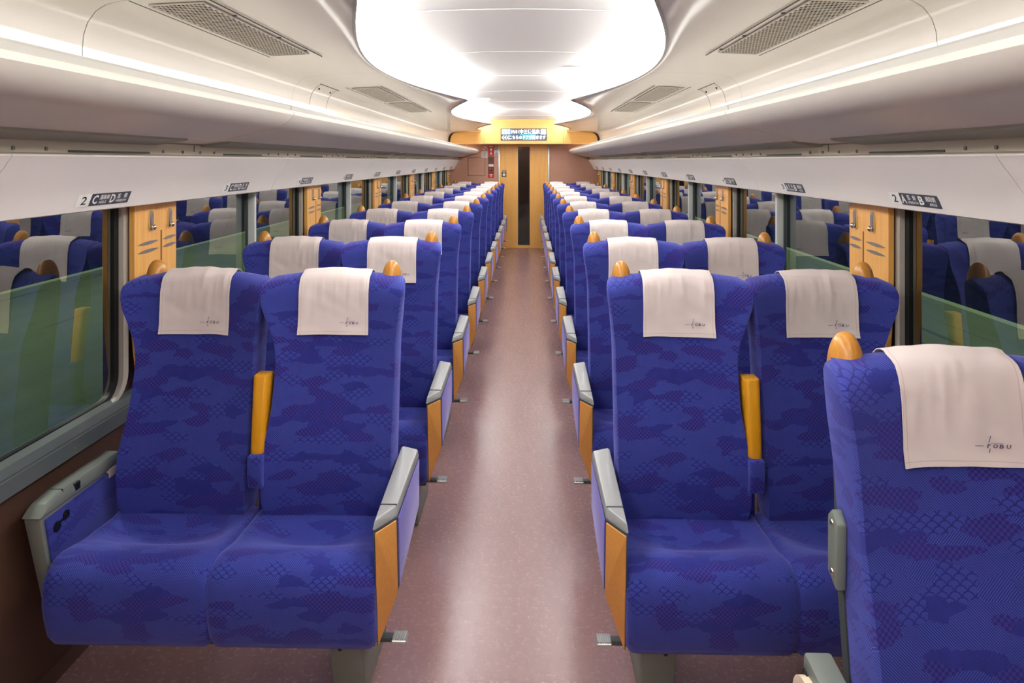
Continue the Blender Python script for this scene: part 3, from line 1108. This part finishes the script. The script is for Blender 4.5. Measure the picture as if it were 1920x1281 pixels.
# ------------------------------------------------------------------ seat number signs
def build_signs():
    c = Vector((1.2595, 1.470))
    up = Vector((1.252 - 1.264, 1.485 - 1.455)).normalized()      # up the panel face
    nrm = Vector((-up.y, up.x))                                    # towards the aisle
    if nrm.x > 0:
        nrm = -nrm
    c = Vector((1.2540, 1.4815))
    L, H = 0.275, 0.040
    for s in (-1, 1):
        def fn(lift):
            def g(a, b):
                p = c + up * (b - H / 2) + nrm * (lift + 0.0004)
                y = (a - L / 2) if s < 0 else (L / 2 - a)
                return (s * (p.x - 1.254), y, p.y - 1.4815)
            return g

        def plate(a0, a1, nm, mat):
            bm = bmesh.new()
            q = [(a0, 0), (a1, 0), (a1, H), (a0, H)]
            f = [bm.verts.new(fn(0.0022)(a, b)) for a, b in q]
            bk = [bm.verts.new(fn(-0.001)(a, b)) for a, b in q]
            for i in range(4):
                k = (i + 1) % 4
                bm.faces.new((f[i], f[k], bk[k], bk[i]))
            bm.faces.new(f)
            bm.faces.new(bk)
            return finish(bm, nm, mat, 0)
        mp = plate(0.064, L, 'dark_plate', M_DARKBLUE)
        mw = plate(0.0, 0.0638, 'number_plate', M_SIGNW)
        TT = lambda s_, x, z, wd, ht, bold=0.0003: (*text_mesh(s_, 0.02, wd, ht, bold), (x, z))
        if s < 0:
            big = [TT('C', 0.074, 0.006, 0.026, 0.029, 0.0006), TT('D', 0.166, 0.006, 0.026, 0.029, 0.0006)]
            sm = [TT('通路側', 0.108, 0.019, 0.05, 0.0165), TT('AISLE', 0.11, 0.006, 0.038, 0.009), TT('窓', 0.202, 0.019, 0.018, 0.0165), TT('側', 0.238, 0.019, 0.018, 0.0165), TT('WINDOW', 0.200, 0.006, 0.06, 0.009)]
        else:
            big = [TT('A', 0.070, 0.006, 0.028, 0.029, 0.0006), TT('B', 0.170, 0.006, 0.026, 0.029, 0.0006)]
            sm = [TT('窓', 0.108, 0.019, 0.018, 0.0165), TT('側', 0.138, 0.019, 0.018, 0.0165), TT('WINDOW', 0.104, 0.006, 0.06, 0.009), TT('通路側', 0.208, 0.019, 0.052, 0.0165), TT('AISLE', 0.222, 0.006, 0.038, 0.009)]
        letters = flat_mesh('letters', M_SIGNW, big + sm, fn(0.0030))
        for r in range(2, 13):
            yc = 2.195 + (r - 2)
            t = empty('seat_number_sign', (s * 1.254, yc, 1.4815))
            ab = 'C D' if s < 0 else 'A B'
            tag(t, 'small seat sign reading %d %s, %s along the %s wall panel' % (r, ab, ORD[r - 2], SIDE[s]), 'sign', 'seat number signs')
            put('dark_plate', mp, t)
            put('number_plate', mw, t)
            put('letters', letters, t)
            wd = 0.026 if r < 10 else 0.044
            put('row_number', flat_mesh('row_number', M_INK, [TT(str(r), 0.032 - wd / 2, 0.007, wd, 0.026, 0.0002)], fn(0.0030)), t)


# ------------------------------------------------------------------ seats
Z_HWF = [(0.40, 0.188), (0.44, 0.200), (0.49, 0.208), (0.568, 0.211), (0.663, 0.208), (0.737, 0.194), (0.80, 0.186), (0.857, 0.185), (0.954, 0.182), (1.006, 0.190), (1.072, 0.211), (1.13, 0.231), (1.17, 0.237), (1.205, 0.237), (1.225, 0.234), (1.236, 0.226), (1.241, 0.212)]
Z_HWR = [(0.40, 0.185), (0.48, 0.200), (0.6, 0.207), (1.0, 0.210), (1.1, 0.217), (1.205, 0.222), (1.225, 0.221), (1.236, 0.214), (1.241, 0.204)]
Z_YC = [(0.40, -0.005), (0.44, -0.030), (0.50, -0.045), (0.60, -0.050), (0.70, -0.035), (0.80, -0.010), (0.90, 0.015), (1.00, 0.036), (1.10, 0.044), (1.17, 0.046), (1.205, 0.052), (1.225, 0.064), (1.236, 0.082), (1.241, 0.102)]
Z_YR = [(0.40, 0.070), (0.60, 0.085), (0.80, 0.105), (1.00, 0.132), (1.10, 0.142), (1.17, 0.146), (1.205, 0.144), (1.225, 0.138), (1.236, 0.128), (1.241, 0.116)]
Z_WING = [(0.40, 0.0), (0.50, 0.022), (0.70, 0.030), (0.90, 0.030), (1.02, 0.045), (1.13, 0.056), (1.19, 0.054), (1.225, 0.035), (1.241, 0.0)]
ORD = ['first', 'second', 'third', 'fourth', 'fifth', 'sixth', 'seventh', 'eighth', 'ninth', 'tenth', 'eleventh']
Y0 = 2.30     # world y of the seat origin in row 2


def smooth_tab(tab, z):
    # average over a small window for rounder curves
    return (lerp_table(tab, z - 0.012) + 2 * lerp_table(tab, z) + lerp_table(tab, z + 0.012)) / 4 if z < 1.19 else lerp_table(tab, z)


def zm(z):
    t = max(0.0, min(1.0, (z - 0.98) / 0.2))
    return z - 0.014 * t * t * (3 - 2 * t)


def y_front(x, z):
    hw = smooth_tab(Z_HWF, z)
    t = min(1.0, abs(x) / hw)
    return smooth_tab(Z_YC, z) - smooth_tab(Z_WING, z) * t ** 2.6


Z_HWI = [(0.40, 0.19), (0.48, 0.206), (0.6, 0.214), (1.0, 0.216), (1.1, 0.226), (1.17, 0.237), (1.205, 0.237), (1.225, 0.234), (1.236, 0.226), (1.241, 0.212)]


def backrest_mesh(xc, inner=0):
    zs = [0.40, 0.415, 0.44, 0.47, 0.50] + [0.53 + 0.03 * i for i in range(22)] + [1.185, 1.205, 1.217, 1.226, 1.233, 1.238, 1.241]
    bm = bmesh.new()
    uvl = bm.loops.layers.uv.new('UVMap')
    rings = []
    tf = [-1 + 2 * i / 20 for i in range(21)]
    uvs = {}
    for z in zs:
        hf, hr = smooth_tab(Z_HWF, z), smooth_tab(Z_HWR, z)
        yr = smooth_tab(Z_YR, z)
        ring = []
        top = max(0.0, (z - 1.17) / 0.071)
        for t in tf:
            hh = smooth_tab(Z_HWI, z) if t * inner > 0 else hf
            x = hh * math.sin(t * math.pi / 2 * 0.93) / math.sin(math.pi / 2 * 0.93)
            q = abs(t)
            e = 0.0
            if q > 0.86:
                e = 0.016 * ((q - 0.86) / 0.14) ** 2
            y = y_front(x * hf / hh, z) + e
            zz = z - 0.022 * top * abs(x / 0.235) ** 1.5
            v = bm.verts.new((xc + x, y, zm(zz)))
            uvs[v] = (xc + x, zz)
            ring.append(v)
        nr = 9
        for i in range(nr):
            t = 1 - 2 * i / (nr - 1)
            x = hr * t
            e = 0.012 if abs(t) > 0.99 else 0.0
            zz = z - 0.022 * top * abs(x / 0.235) ** 1.5
            v = bm.verts.new((xc + x, yr - e, zm(zz)))
            uvs[v] = (xc + x + (0.13 if t > 0 else -0.13) * (1 if abs(t) > 0.7 else 1), zz)
            ring.append(v)
        rings.append(ring)
    n = len(rings[0])
    for a, b in zip(rings, rings[1:]):
        for i in range(n):
            k = (i + 1) % n
            bm.faces.new((a[i], a[k], b[k], b[i]))
    bm.faces.new(rings[0])
    bm.faces.new(rings[-1])
    for f in bm.faces:
        for l in f.loops:
            l[uvl].uv = uvs[l.vert]
    return finish(bm, 'backrest', M_FAB, 60)


def shell_mesh(xc, wide=0.0):
    """grey plastic shell behind the backrest"""
    bm = bmesh.new()
    rings = []
    for z in [0.30 + 0.05 * i for i in range(18)] + [1.16]:
        hr = smooth_tab(Z_HWR, max(z, 0.5)) - 0.006 + wide * max(0, min(1, (1.0 - z) / 0.2)) - (0.02 if z > 1.12 else 0)
        yr = smooth_tab(Z_YR, z)
        rings.append([bm.verts.new((xc + x, y, z)) for x, y in ((-hr, yr - 0.022), (-hr - 0.004, yr - 0.006), (-hr + 0.03, yr + 0.016), (hr - 0.03, yr + 0.016), (hr + 0.004, yr - 0.006), (hr, yr - 0.022))])
    for a, b in zip(rings, rings[1:]):
        for i in range(6):
            k = (i + 1) % 6
            bm.faces.new((a[i], a[k], b[k], b[i]))
    bm.faces.new(rings[0])
    bm.faces.new(rings[-1])
    return finish(bm, 'back_shell', M_DKGREY, 40)


def cloth_path(x):
    """(y, z, arc) points from the front hem over the top to the back"""
    P = []
    z = 1.027
    while z < 1.20:
        P.append((y_front(x, z) - 0.0045, z))
        z += 0.0115
    for z in (1.207, 1.217, 1.226, 1.233, 1.239):
        P.append((y_front(x, z) - 0.0045, z + 0.0035))
    P += [(0.098, 1.2475), (0.112, 1.2482), (0.128, 1.2445), (0.142, 1.235), (0.152, 1.215), (0.157, 1.185), (0.157, 1.15)]
    return P


def cloth_mesh(xc, seed, name='headrest_cover'):
    bm = bmesh.new()
    uvl = bm.loops.layers.uv.new('UVMap')
    uvs = {}
    nx = 26
    cols = []
    for i in range(nx + 1):
        t = -1 + 2 * i / nx
        x = 0.116 * t
        arc = 0.0
        col = []
        pts = cloth_path(x)
        for j, (y, z) in enumerate(pts):
            if j:
                arc += math.hypot(y - pts[j - 1][0], z - pts[j - 1][1])
            k = j / (len(pts) - 1)
            front = 1.0 if j < 15 else 0.0
            dr = noise.noise(Vector((x * 42 + seed * 7.3, z * 5.0, seed)))
            dr2 = noise.noise(Vector((x * 18 + z * 25 + seed, z * 14, seed * 3.1)))
            amp = 0.0055 * max(0, min(1, (z - 1.06) / 0.12)) if j < 20 else 0.0015
            dy = -abs(dr) * amp * 1.6 + dr2 * 0.0028 * front
            flare = -0.004 * max(0, (1.06 - z) / 0.035) ** 1 * (0.4 + 0.6 * abs(t)) if j < 6 else 0
            dz = 0.004 * noise.noise(Vector((x * 12, seed * 2.2, 0.0))) if j == 0 else 0.0
            if j >= 17:
                dz += 0.003 * noise.noise(Vector((x * 25, seed * 1.7, 5.0))) + 0.002
            sx = 1.0 + (0.012 * max(0, (1.10 - z)) / 0.07 if j < 10 else 0.0)
            v = bm.verts.new((xc + x * sx, y + dy + flare, zm(z) - (0.007 * abs(t) ** 1.5 if j >= 15 else 0) + dz))
            uvs[v] = (x, arc)
            col.append(v)
        cols.append(col)
    for a, b in zip(cols, cols[1:]):
        for j in range(len(a) - 1):
            bm.faces.new((a[j], a[j + 1], b[j + 1], b[j]))
    for f in bm.faces:
        for l in f.loops:
            l[uvl].uv = uvs[l.vert]
    bmesh.ops.recalc_face_normals(bm, faces=bm.faces)
    bmesh.ops.solidify(bm, geom=bm.faces[:], thickness=0.0016)
    return finish(bm, name, M_CLOTH, 60, True)


def logo_mesh(xc):
    def fn(a, b):
        x, z = a, 1.070 + b
        fl = -0.004 * max(0, (1.06 - z) / 0.035) - 0.0006
        return (xc + x, y_front(x, z) - 0.0092 + fl, zm(z))
    t = 0.0009
    pieces = [quad2(0.019, -0.0003, 0.0345, t * 0.9)]
    # long slanting stroke
    pieces.append(([(0.0480, 0.0205), (0.0496, 0.0205), (0.0448, 0.006), (0.0434, 0.006)], [(0, 1, 2, 3)], (0, 0)))
    pieces.append(([(0.0450, -0.005), (0.0466, -0.005), (0.0446, -0.0135), (0.0430, -0.0135)], [(0, 1, 2, 3)], (0, 0)))
    pieces.append(quad2(0.048, 0.0058, 0.071, 0.0066))
    for ch, x, wd in (('r', 0.0405, 0.0062), ('O', 0.0510, 0.0085), ('B', 0.0625, 0.0075), ('U', 0.0745, 0.0078)):
        pieces.append((*text_mesh(ch, 0.01, wd, 0.0082, 0.0003, 0.18), (x, -0.0040)))
    return flat_mesh('printed_logo', M_LOGO, pieces, fn)


def cushion_mesh(xc, hw):
    prof = [(0.03, 0.36), (0.03, 0.455), (0.01, 0.468), (-0.03, 0.468), (-0.07, 0.460), (-0.11, 0.454), (-0.15, 0.456), (-0.19, 0.464), (-0.23, 0.475), (-0.27, 0.485), (-0.30, 0.490), (-0.33, 0.489), (-0.355, 0.480), (-0.374, 0.463), (-0.385, 0.440), (-0.390, 0.410), (-0.389, 0.37), (-0.383, 0.32), (-0.371, 0.278), (-0.350, 0.250), (-0.315, 0.240), (-0.15, 0.255), (0.0, 0.30)]
    bm = bmesh.new()
    uvl = bm.loops.layers.uv.new('UVMap')
    uvs = {}
    ts = [-1, -0.985, -0.96, -0.92, -0.86] + [-0.78 + 1.56 * i / 12 for i in range(13)] + [0.86, 0.92, 0.96, 0.985, 1]
    rings = []
    for t in ts:
        q = abs(t)
        e = 0.0
        if q > 0.88:
            qq = (q - 0.88) / 0.12
            e = 0.026 * (1 - math.sqrt(max(0.0, 1 - qq * qq * 0.98)))
        ring = []
        arc = 0.0
        for j, (y, z) in enumerate(prof):
            if j:
                arc += math.hypot(y - prof[j - 1][0], z - prof[j - 1][1])
            yy, zz = y, z
            if 1 <= j <= 13:
                k = math.exp(-((y + 0.135) / 0.075) ** 2)
                zz += (0.022 * q ** 2.2 - 0.034 * (1 - q * q)) * k
                zz += 0.004 * (1 - q ** 4) * math.exp(-((y + 0.30) / 0.05) ** 2)
                zz -= e
            if j >= 11:
                yy += e * (0.8 if j < 20 else 0)
                if j >= 17:
                    zz += e * 1.1
            xx = xc + (hw + 0.006 * max(0, min(1, (-0.2 - y) / 0.15))) * t
            v = bm.verts.new((xx, yy, zz))
            uvs[v] = (xx, -arc + 3.0)
            ring.append(v)
        rings.append(ring)
    n = len(prof)
    for a, b in zip(rings, rings[1:]):
        for i in range(n):
            k = (i + 1) % n
            bm.faces.new((a[i], a[k], b[k], b[i]))
    bm.faces.new(rings[0])
    bm.faces.new(rings[-1])
    for f in bm.faces:
        for l in f.loops:
            l[uvl].uv = uvs[l.vert]
    return finish(bm, 'cushion', M_FAB, 50)


def grip_mesh(x, sgn):
    def egg(p):
        r0 = math.sqrt(max(1e-6, 1 - p.z * p.z))
        k = (max(0.0, 1 - abs(p.z) ** 2.7) ** (1 / 2.3)) / r0 * (1 - 0.06 * p.z)
        return Vector((p.x * k, p.y * k, p.z))
    return ellipsoid((x, 0.128, 1.158), (0.036, 0.044, 0.100), 'grip', M_GRIP, 24, 20, egg)


def seat_template(s):
    """parts of a double seat in its own frame; u0 = distance of its centre from the aisle centre line"""
    u0 = 0.80
    X = lambda u: s * (u - u0)
    Yl = lambda y: y - Y0
    T = []     # (name, mesh, parent index)

    def add(nm, me, par=None):
        T.append((nm, me, par))
        return len(T) - 1
    for i, uc in enumerate((0.5685, 1.0325)):
        xc = X(uc)
        b = add('backrest', backrest_mesh(xc, -s))
        add('headrest_cover', cloth_mesh(xc, 1.0 + i + (2 if s > 0 else 0)), b)
        add('printed_logo', logo_mesh(xc), b)
        add('back_shell', shell_mesh(xc), b)
        gx = X(uc + (-0.176 if i == 0 else 0.176))
        add('grip', grip_mesh(gx, 0), b)
        add('cushion', cushion_mesh(X(0.5755 if i == 0 else 1.0325), 0.2285 if i == 0 else 0.2270))
    # ---- aisle arm
    y = Yl
    A = [(X(.343), y(1.905), .597), (X(.343), y(1.955), .245), (X(.343), y(2.33), .42), (X(.343), y(2.34), .632)]
    B = [(X(.290), y(1.978), .603), (X(.290), y(1.992), .388), (X(.284), y(2.32), .47), (X(.284), y(2.325), .628)]
    arm = add('aisle_armrest', hull(A + B, 'aisle_armrest', M_DKGREY, 0.004))
    qf = [A[0], B[0], B[1], A[1]]
    qs = [B[0], B[3], B[2], B[1]]
    if s < 0:
        qf, qs = qf, qs
    cen = sum((Vector(p) for p in A + B), Vector()) / 8

    def outward(q):
        v = [Vector(p) for p in q]
        nrm = (v[1] - v[0]).cross(v[2] - v[0])
        c = sum(v, Vector()) / 4
        return q if nrm.dot(c - cen) > 0 else q[::-1]
    add('front_panel', panel_on_simple(outward(qf), 'front_panel', M_TAN, 0.006, 0.0035), arm)
    add('side_panel', panel_on_simple(outward(qs), 'side_panel', M_SIDE, 0.006, 0.003), arm)
    top = []
    for u, yy, z in ((.346, 1.902, .597), (.290, 1.976, .603), (.282, 2.325, .628), (.346, 2.345, .632)):
        top.append((X(u), y(yy), z))
        cu = u + (0.004 if u < .3 else -0.004)
        top.append((X(cu), y(yy + (0.018 if yy < 2.1 else -0.006)), z + 0.026))
    add('arm_cap', hull(top, 'arm_cap', M_CAP, 0.004, 2), arm)
    add('cap_joint', box(X(.295), X(.342), y(1.993), y(1.995), .60, .6315, 'cap_joint', M_DKGREY), arm)
    # ---- window arm
    P = []
    for u in (1.292, 1.340):
        du = 0.0 if u < 1.3 else -0.008
        P += [(X(u), y(1.955), .598), (X(u + du), y(1.985), .50), (X(u + du * 2), y(2.02), .29), (X(u + du * 2), y(2.10), .25), (X(u), y(2.33), .33), (X(u), y(2.34), .60)]
    wa = add('window_armrest', hull(P, 'window_armrest', M_GREYP, 0.006, 2))
    cap = []
    for u in (1.284, 1.343):
        cap += [(X(u), y(1.948), .598), (X(u), y(1.975), .612), (X(u), y(2.34), .612), (X(u), y(2.34), .594)]
    for u in (1.294, 1.336):
        cap += [(X(u), y(1.985), .626), (X(u), y(2.06), .636), (X(u), y(2.34), .632)]
    add('arm_cap', hull(cap, 'arm_cap', M_GREYP, 0.004, 2), wa)
    add('cap_joint', box(X(1.290), X(1.338), y(2.052), y(2.054), .60, .6362, 'cap_joint', M_DKGREY), wa)
    add('inner_panel', hull([(X(u), y(yy), z) for u in (1.284, 1.293) for yy, z in ((1.972, .585), (2.00, .45), (2.04, .31), (2.33, .35), (2.33, .588))], 'inner_panel', M_FAB_OBJ, 0.004), wa)
    add('latch', box(X(1.2835), X(1.300), y(2.10), y(2.125), .606, .630, 'latch', M_BLACK, 0.002), wa)
    add('hinge_plate', box(X(1.2815), X(1.292), y(2.27), y(2.31), .570, .598, 'hinge_plate', M_CREAM, 0.002), wa)
    bm = bmesh.new()
    add_cyl(bm, (X(1.2830), y(2.015), .545), (1, 0, 0), 0.015, 0.006, 16)
    add_cyl(bm, (X(1.2830), y(2.055), .560), (1, 0, 0), 0.013, 0.006, 16)
    add_cyl(bm, (X(1.2810), y(2.055), .560), (1, 0, 0), 0.008, 0.010, 16)
    add_box(bm, X(1.2820), X(1.2850), y(2.015), y(2.055), .548, .556)
    add('control_button', finish(bm, 'control_button', M_BLACK), wa)
    # ---- folded middle arm
    um = 0.785
    pts = []
    for z, yy, uw, ud in ((.908, 2.272, .0245, .018), (.80, 2.262, .0245, .020), (.67, 2.238, .0215, .020)):
        for du in (-uw, uw):
            pts += [(X(um + du), y(yy - ud * 0.3), z), (X(um + du), y(yy + 0.05), z)]
        pts += [(X(um + du), y(yy - ud * 0.75), z) for du in (-uw * 0.6, uw * 0.6)]
    ma = add('middle_armrest', hull(pts, 'middle_armrest', M_MUST, 0.004, 2, 50))
    add('screw_hole', cyl((X(um), y(2.2465), .795), (0, 1, 0.1), 0.0055, 0.006, 'screw_hole', M_BLACK, 12), ma)
    pts = [(X(um + du), y(yy), z) for du in (-.023, .023) for yy, z in ((2.205, .672), (2.205, .60), (2.215, .565), (2.29, .565), (2.29, .672))]
    add('fabric_sleeve', hull(pts, 'fabric_sleeve', M_FAB_OBJ, 0.008, 3), ma)
    add('middle_web', box(X(um - .018), X(um + .018), y(2.29), y(2.33), .40, .66, 'middle_web', M_FAB_OBJ, 0.004), ma)
    # ---- base
    add('under_frame', box(X(.36), X(1.25), y(2.01), y(2.30), .215, .255, 'under_frame', M_DKGREY, 0.004))
    ped = add('pedestal', hull([(X(u), y(yy), z) for u, yy, z in ((.405, 2.03, .232), (.50, 2.03, .232), (.405, 2.36, .232), (.50, 2.36, .232), (.405, 2.10, .001), (.50, 2.10, .001), (.405, 2.40, .001), (.50, 2.40, .001))], 'pedestal', M_BASE, 0.004))
    add('bolt', cyl((X(.47), y(2.045), .185), (0, 1, 0), .006, .006, 'bolt', M_BLACK), ped)
    add('bolt', cyl((X(.445), y(2.032), .222), (0, 1, 0), .005, .006, 'bolt', M_BLACK), ped)
    add('wall_bracket', hull([(X(u), y(yy), z) for u, yy, z in ((1.16, 2.04, .27), (1.30, 2.02, .27), (1.16, 2.30, .27), (1.30, 2.30, .27), (1.20, 2.08, .20), (1.285, 2.06, .20), (1.285, 2.30, .20), (1.20, 2.30, .20))], 'wall_bracket', M_BASE, 0.003))
    pd = add('pedal', box(X(.275), X(.40), y(2.005), y(2.030), .232, .246, 'pedal', M_DKGREY, 0.003))
    bm = bmesh.new()
    for i in range(6):
        u = .270 + i * 0.0066
        add_box(bm, X(u), X(u + .0045), y(1.992), y(2.028), .246, .252)
    add_box(bm, X(.268), X(.310), y(1.990), y(2.030), .238, .247, .002, 1)
    add('pedal_tread', finish(bm, 'pedal_tread', M_ALU), pd)
    return T


def panel_on_simple(q, name, mat, inset, thick):
    v = [Vector(p) for p in q]
    cen = sum(v, Vector()) / 4
    nrm = (v[1] - v[0]).cross(v[2] - v[0]).normalized()
    ins = []
    for i in range(4):
        a = (v[i - 1] - v[i]).normalized()
        b = (v[(i + 1) % 4] - v[i]).normalized()
        d = a + b
        ins.append(v[i] + d * inset)
    return hull([p - nrm * 0.002 for p in ins] + [p + nrm * thick for p in ins], name, mat, 0.0018, 2, 40)


def mat_fab_obj():
    """the moquette for small pieces, laid by object coordinates"""
    m = M_FAB.copy()
    m.name = 'blue moquette small pieces'
    t = m.node_tree
    tc = [n for n in t.nodes if n.type == 'TEX_COORD'][0]
    sep = t.nodes.new('ShaderNodeSeparateXYZ')
    t.links.new(tc.outputs['Object'], sep.inputs[0])
    ad = t.nodes.new('ShaderNodeMath')
    t.links.new(sep.outputs[0], ad.inputs[0])
    t.links.new(sep.outputs[1], ad.inputs[1])
    cb = t.nodes.new('ShaderNodeCombineXYZ')
    t.links.new(ad.outputs[0], cb.inputs[0])
    t.links.new(sep.outputs[2], cb.inputs[1])
    for l in list(t.links):
        if l.from_node == tc and l.from_socket.name == 'UV':
            to = l.to_socket
            t.links.remove(l)
            t.links.new(cb.outputs[0], to)
    return m


M_FAB_OBJ = mat_fab_obj()


def instantiate(T, root):
    objs = []
    for nm, me, par in T:
        objs.append(put(nm, me, root if par is None else objs[par]))
    return objs


def build_seats():
    place = {2: 'front row', 12: 'last row'}
    for s in (-1, 1):
        T = seat_template(s)
        ab = 'C D' if s < 0 else 'A B'
        for r in range(2, 13):
            t = empty('double_seat', (s * 0.80, Y0 + (r - 2), 0))
            extra = ' (%s)' % place[r] if r in place else ''
            if r == 2:
                lb = 'blue double seat under sign 2 %s, foremost double seat %s of aisle' % (ab, SIDE[s])
            elif r == 12:
                lb = 'blue double seat under sign 12 %s, last one %s before end wall' % (ab, SIDE[s])
            else:
                lb = 'blue double seat under the sign %d %s, %s row of the %s side' % (r, ab, ORD[r - 2], SIDE[s])
            tag(t, lb, 'train seat', 'double seats on the %s of the aisle' % SIDE[s])
            instantiate(T, t)
    # ---- single seat in the right foreground
    t = empty('single_seat', (0.900, Y0 - 1.0, 0))
    tag(t, 'blue single seat in the right foreground, cropped by the frame', 'train seat')
    b = put('backrest', backrest_mesh(0, -1), t)
    put('headrest_cover', cloth_mesh(0, 9.0), b)
    put('printed_logo', logo_mesh(0), b)
    put('back_shell', shell_mesh(0, 0.010), b)
    b.rotation_euler = (math.radians(-2.5), 0, 0)
    b.location = (0, 0.45 * -0.0436, 0.0)
    put('grip', grip_mesh(-0.178, 0), b)
    put('cushion', cushion_mesh(0, 0.225), t)
    br = put('hinge_bracket', hull([(x, y, z) for x in (-0.232, -0.212) for y, z in ((0.075, 0.90), (0.10, 0.92), (0.12, 0.90), (0.12, 0.79), (0.08, 0.77))], 'hinge_bracket', M_BASE, 0.004), t)
    for z in (0.895, 0.80):
        put('rivet', ellipsoid((-0.233, 0.095, z), (0.004, 0.007, 0.007), 'rivet', M_CHROME, 10, 8), br)
    # fold-up arms with the round pivot showing
    for sx in (-1, 1):
        ax = sx * 0.276
        arm = put('armrest', hull([(ax + dx, y, z) for dx in (-0.026, 0.026) for y, z in ((0.06, 0.668), (0.065, 0.635), (-0.33, 0.575), (-0.36, 0.60), (-0.34, 0.625))], 'armrest', M_GREYP, 0.006), t)
        put('arm_gasket', hull([(ax + sx * (0.0265 + dx), y, z) for dx in (0, 0.003) for y, z in ((0.055, 0.64), (0.06, 0.62), (-0.33, 0.57), (-0.33, 0.592))], 'arm_gasket', M_BLACK), arm)
        put('pivot_disc', cyl((ax + sx * 0.033, 0.02, 0.585), (1, 0, 0), 0.055, 0.016, 'pivot_disc', M_CREAM, 28), arm)
        put('pivot_bolt', ellipsoid((ax + sx * 0.042, 0.0, 0.575), (0.005, 0.008, 0.008), 'pivot_bolt', M_CHROME, 12, 8), arm)
        put('side_panel', hull([(ax + sx * (0.018 + dx), y, z) for dx in (0, 0.012) for y, z in ((0.04, 0.60), (-0.30, 0.56), (-0.28, 0.36), (0.02, 0.36))], 'side_panel', M_SIDE, 0.003), arm)
    put('under_frame', box(-0.21, 0.21, -0.30, 0.02, 0.225, 0.275, 'under_frame', M_DKGREY, 0.004), t)
    put('pedestal', hull([(x, y, z) for x in (-0.08, 0.08) for y, z in ((-0.25, 0.232), (0.06, 0.232), (-0.2, 0.001), (0.10, 0.001))], 'pedestal', M_BASE, 0.004), t)


# ------------------------------------------------------------------ outside
def build_outside():
    for s, ratio, X in ((-1, 0.254, 3.0), (1, 0.341, 2.5)):
        ztop = 1.6 - ratio * X
        u = X - s * (-1) * 0.075 if False else X + (0.075 if s > 0 else -0.075)
        prof = [(1.75, -0.9), (u - 0.35, -0.35), (u - 0.12, ztop - 0.35), (u, ztop), (u + 0.06, ztop), (u + 0.35, ztop - 0.45), (u + 4.0, -0.9), (u + 4.0, -0.95), (1.75, -0.95)]
        o = put('ground_%s' % SIDE[s], extrude_profile(prof, -4, 30, 'bank', M_BANK, s, True, 0))
        tag(o, 'green grassy bank outside the %s windows at night' % SIDE[s], kind='structure')


def build_bank_fill_lights():  # unseen fill spots added above the banks, window light alone is too weak
    for s in (-1, 1):
        for y in (-1.0, 3.5, 8.0, 12.5):
            l = bpy.data.lights.new('bank_fill_light', 'SPOT')
            l.energy = BANK_FILL_POWER
            l.color = (1.0, 0.97, 0.88)
            l.spot_size = math.radians(75)
            l.spot_blend = 0.6
            l.shadow_soft_size = 0.3
            o = bpy.data.objects.new('bank_fill_light', l)
            o.location = (s * 2.9, y, 5.2)
            o.rotation_euler = (0, 0, 0)
            COL.objects.link(o)


def build_back():
    o = put('wall_back', box(-1.42, 1.42, Y_BACK - 0.08, Y_BACK, 0, 2.42, 'wall_back', M_ENDWALL))
    tag(o, 'brown wall behind the viewer', kind='structure')
    o = put('roof', box(-1.46, 1.46, Y_BACK - 0.08, 14.0, 2.42, 2.48, 'roof', M_DARK))
    tag(o, 'dark roof above the ceiling', kind='structure')


for s_ in (-1, 1):
    wl = build_wall(s_)
    build_windows(s_)
    build_sill(s_)
    build_wall_panels(s_, wl)
build_ceiling()
build_end()
build_back()
build_racks()
build_seats()
build_boards()
build_vents()
build_signs()
build_outside()
build_bank_fill_lights()
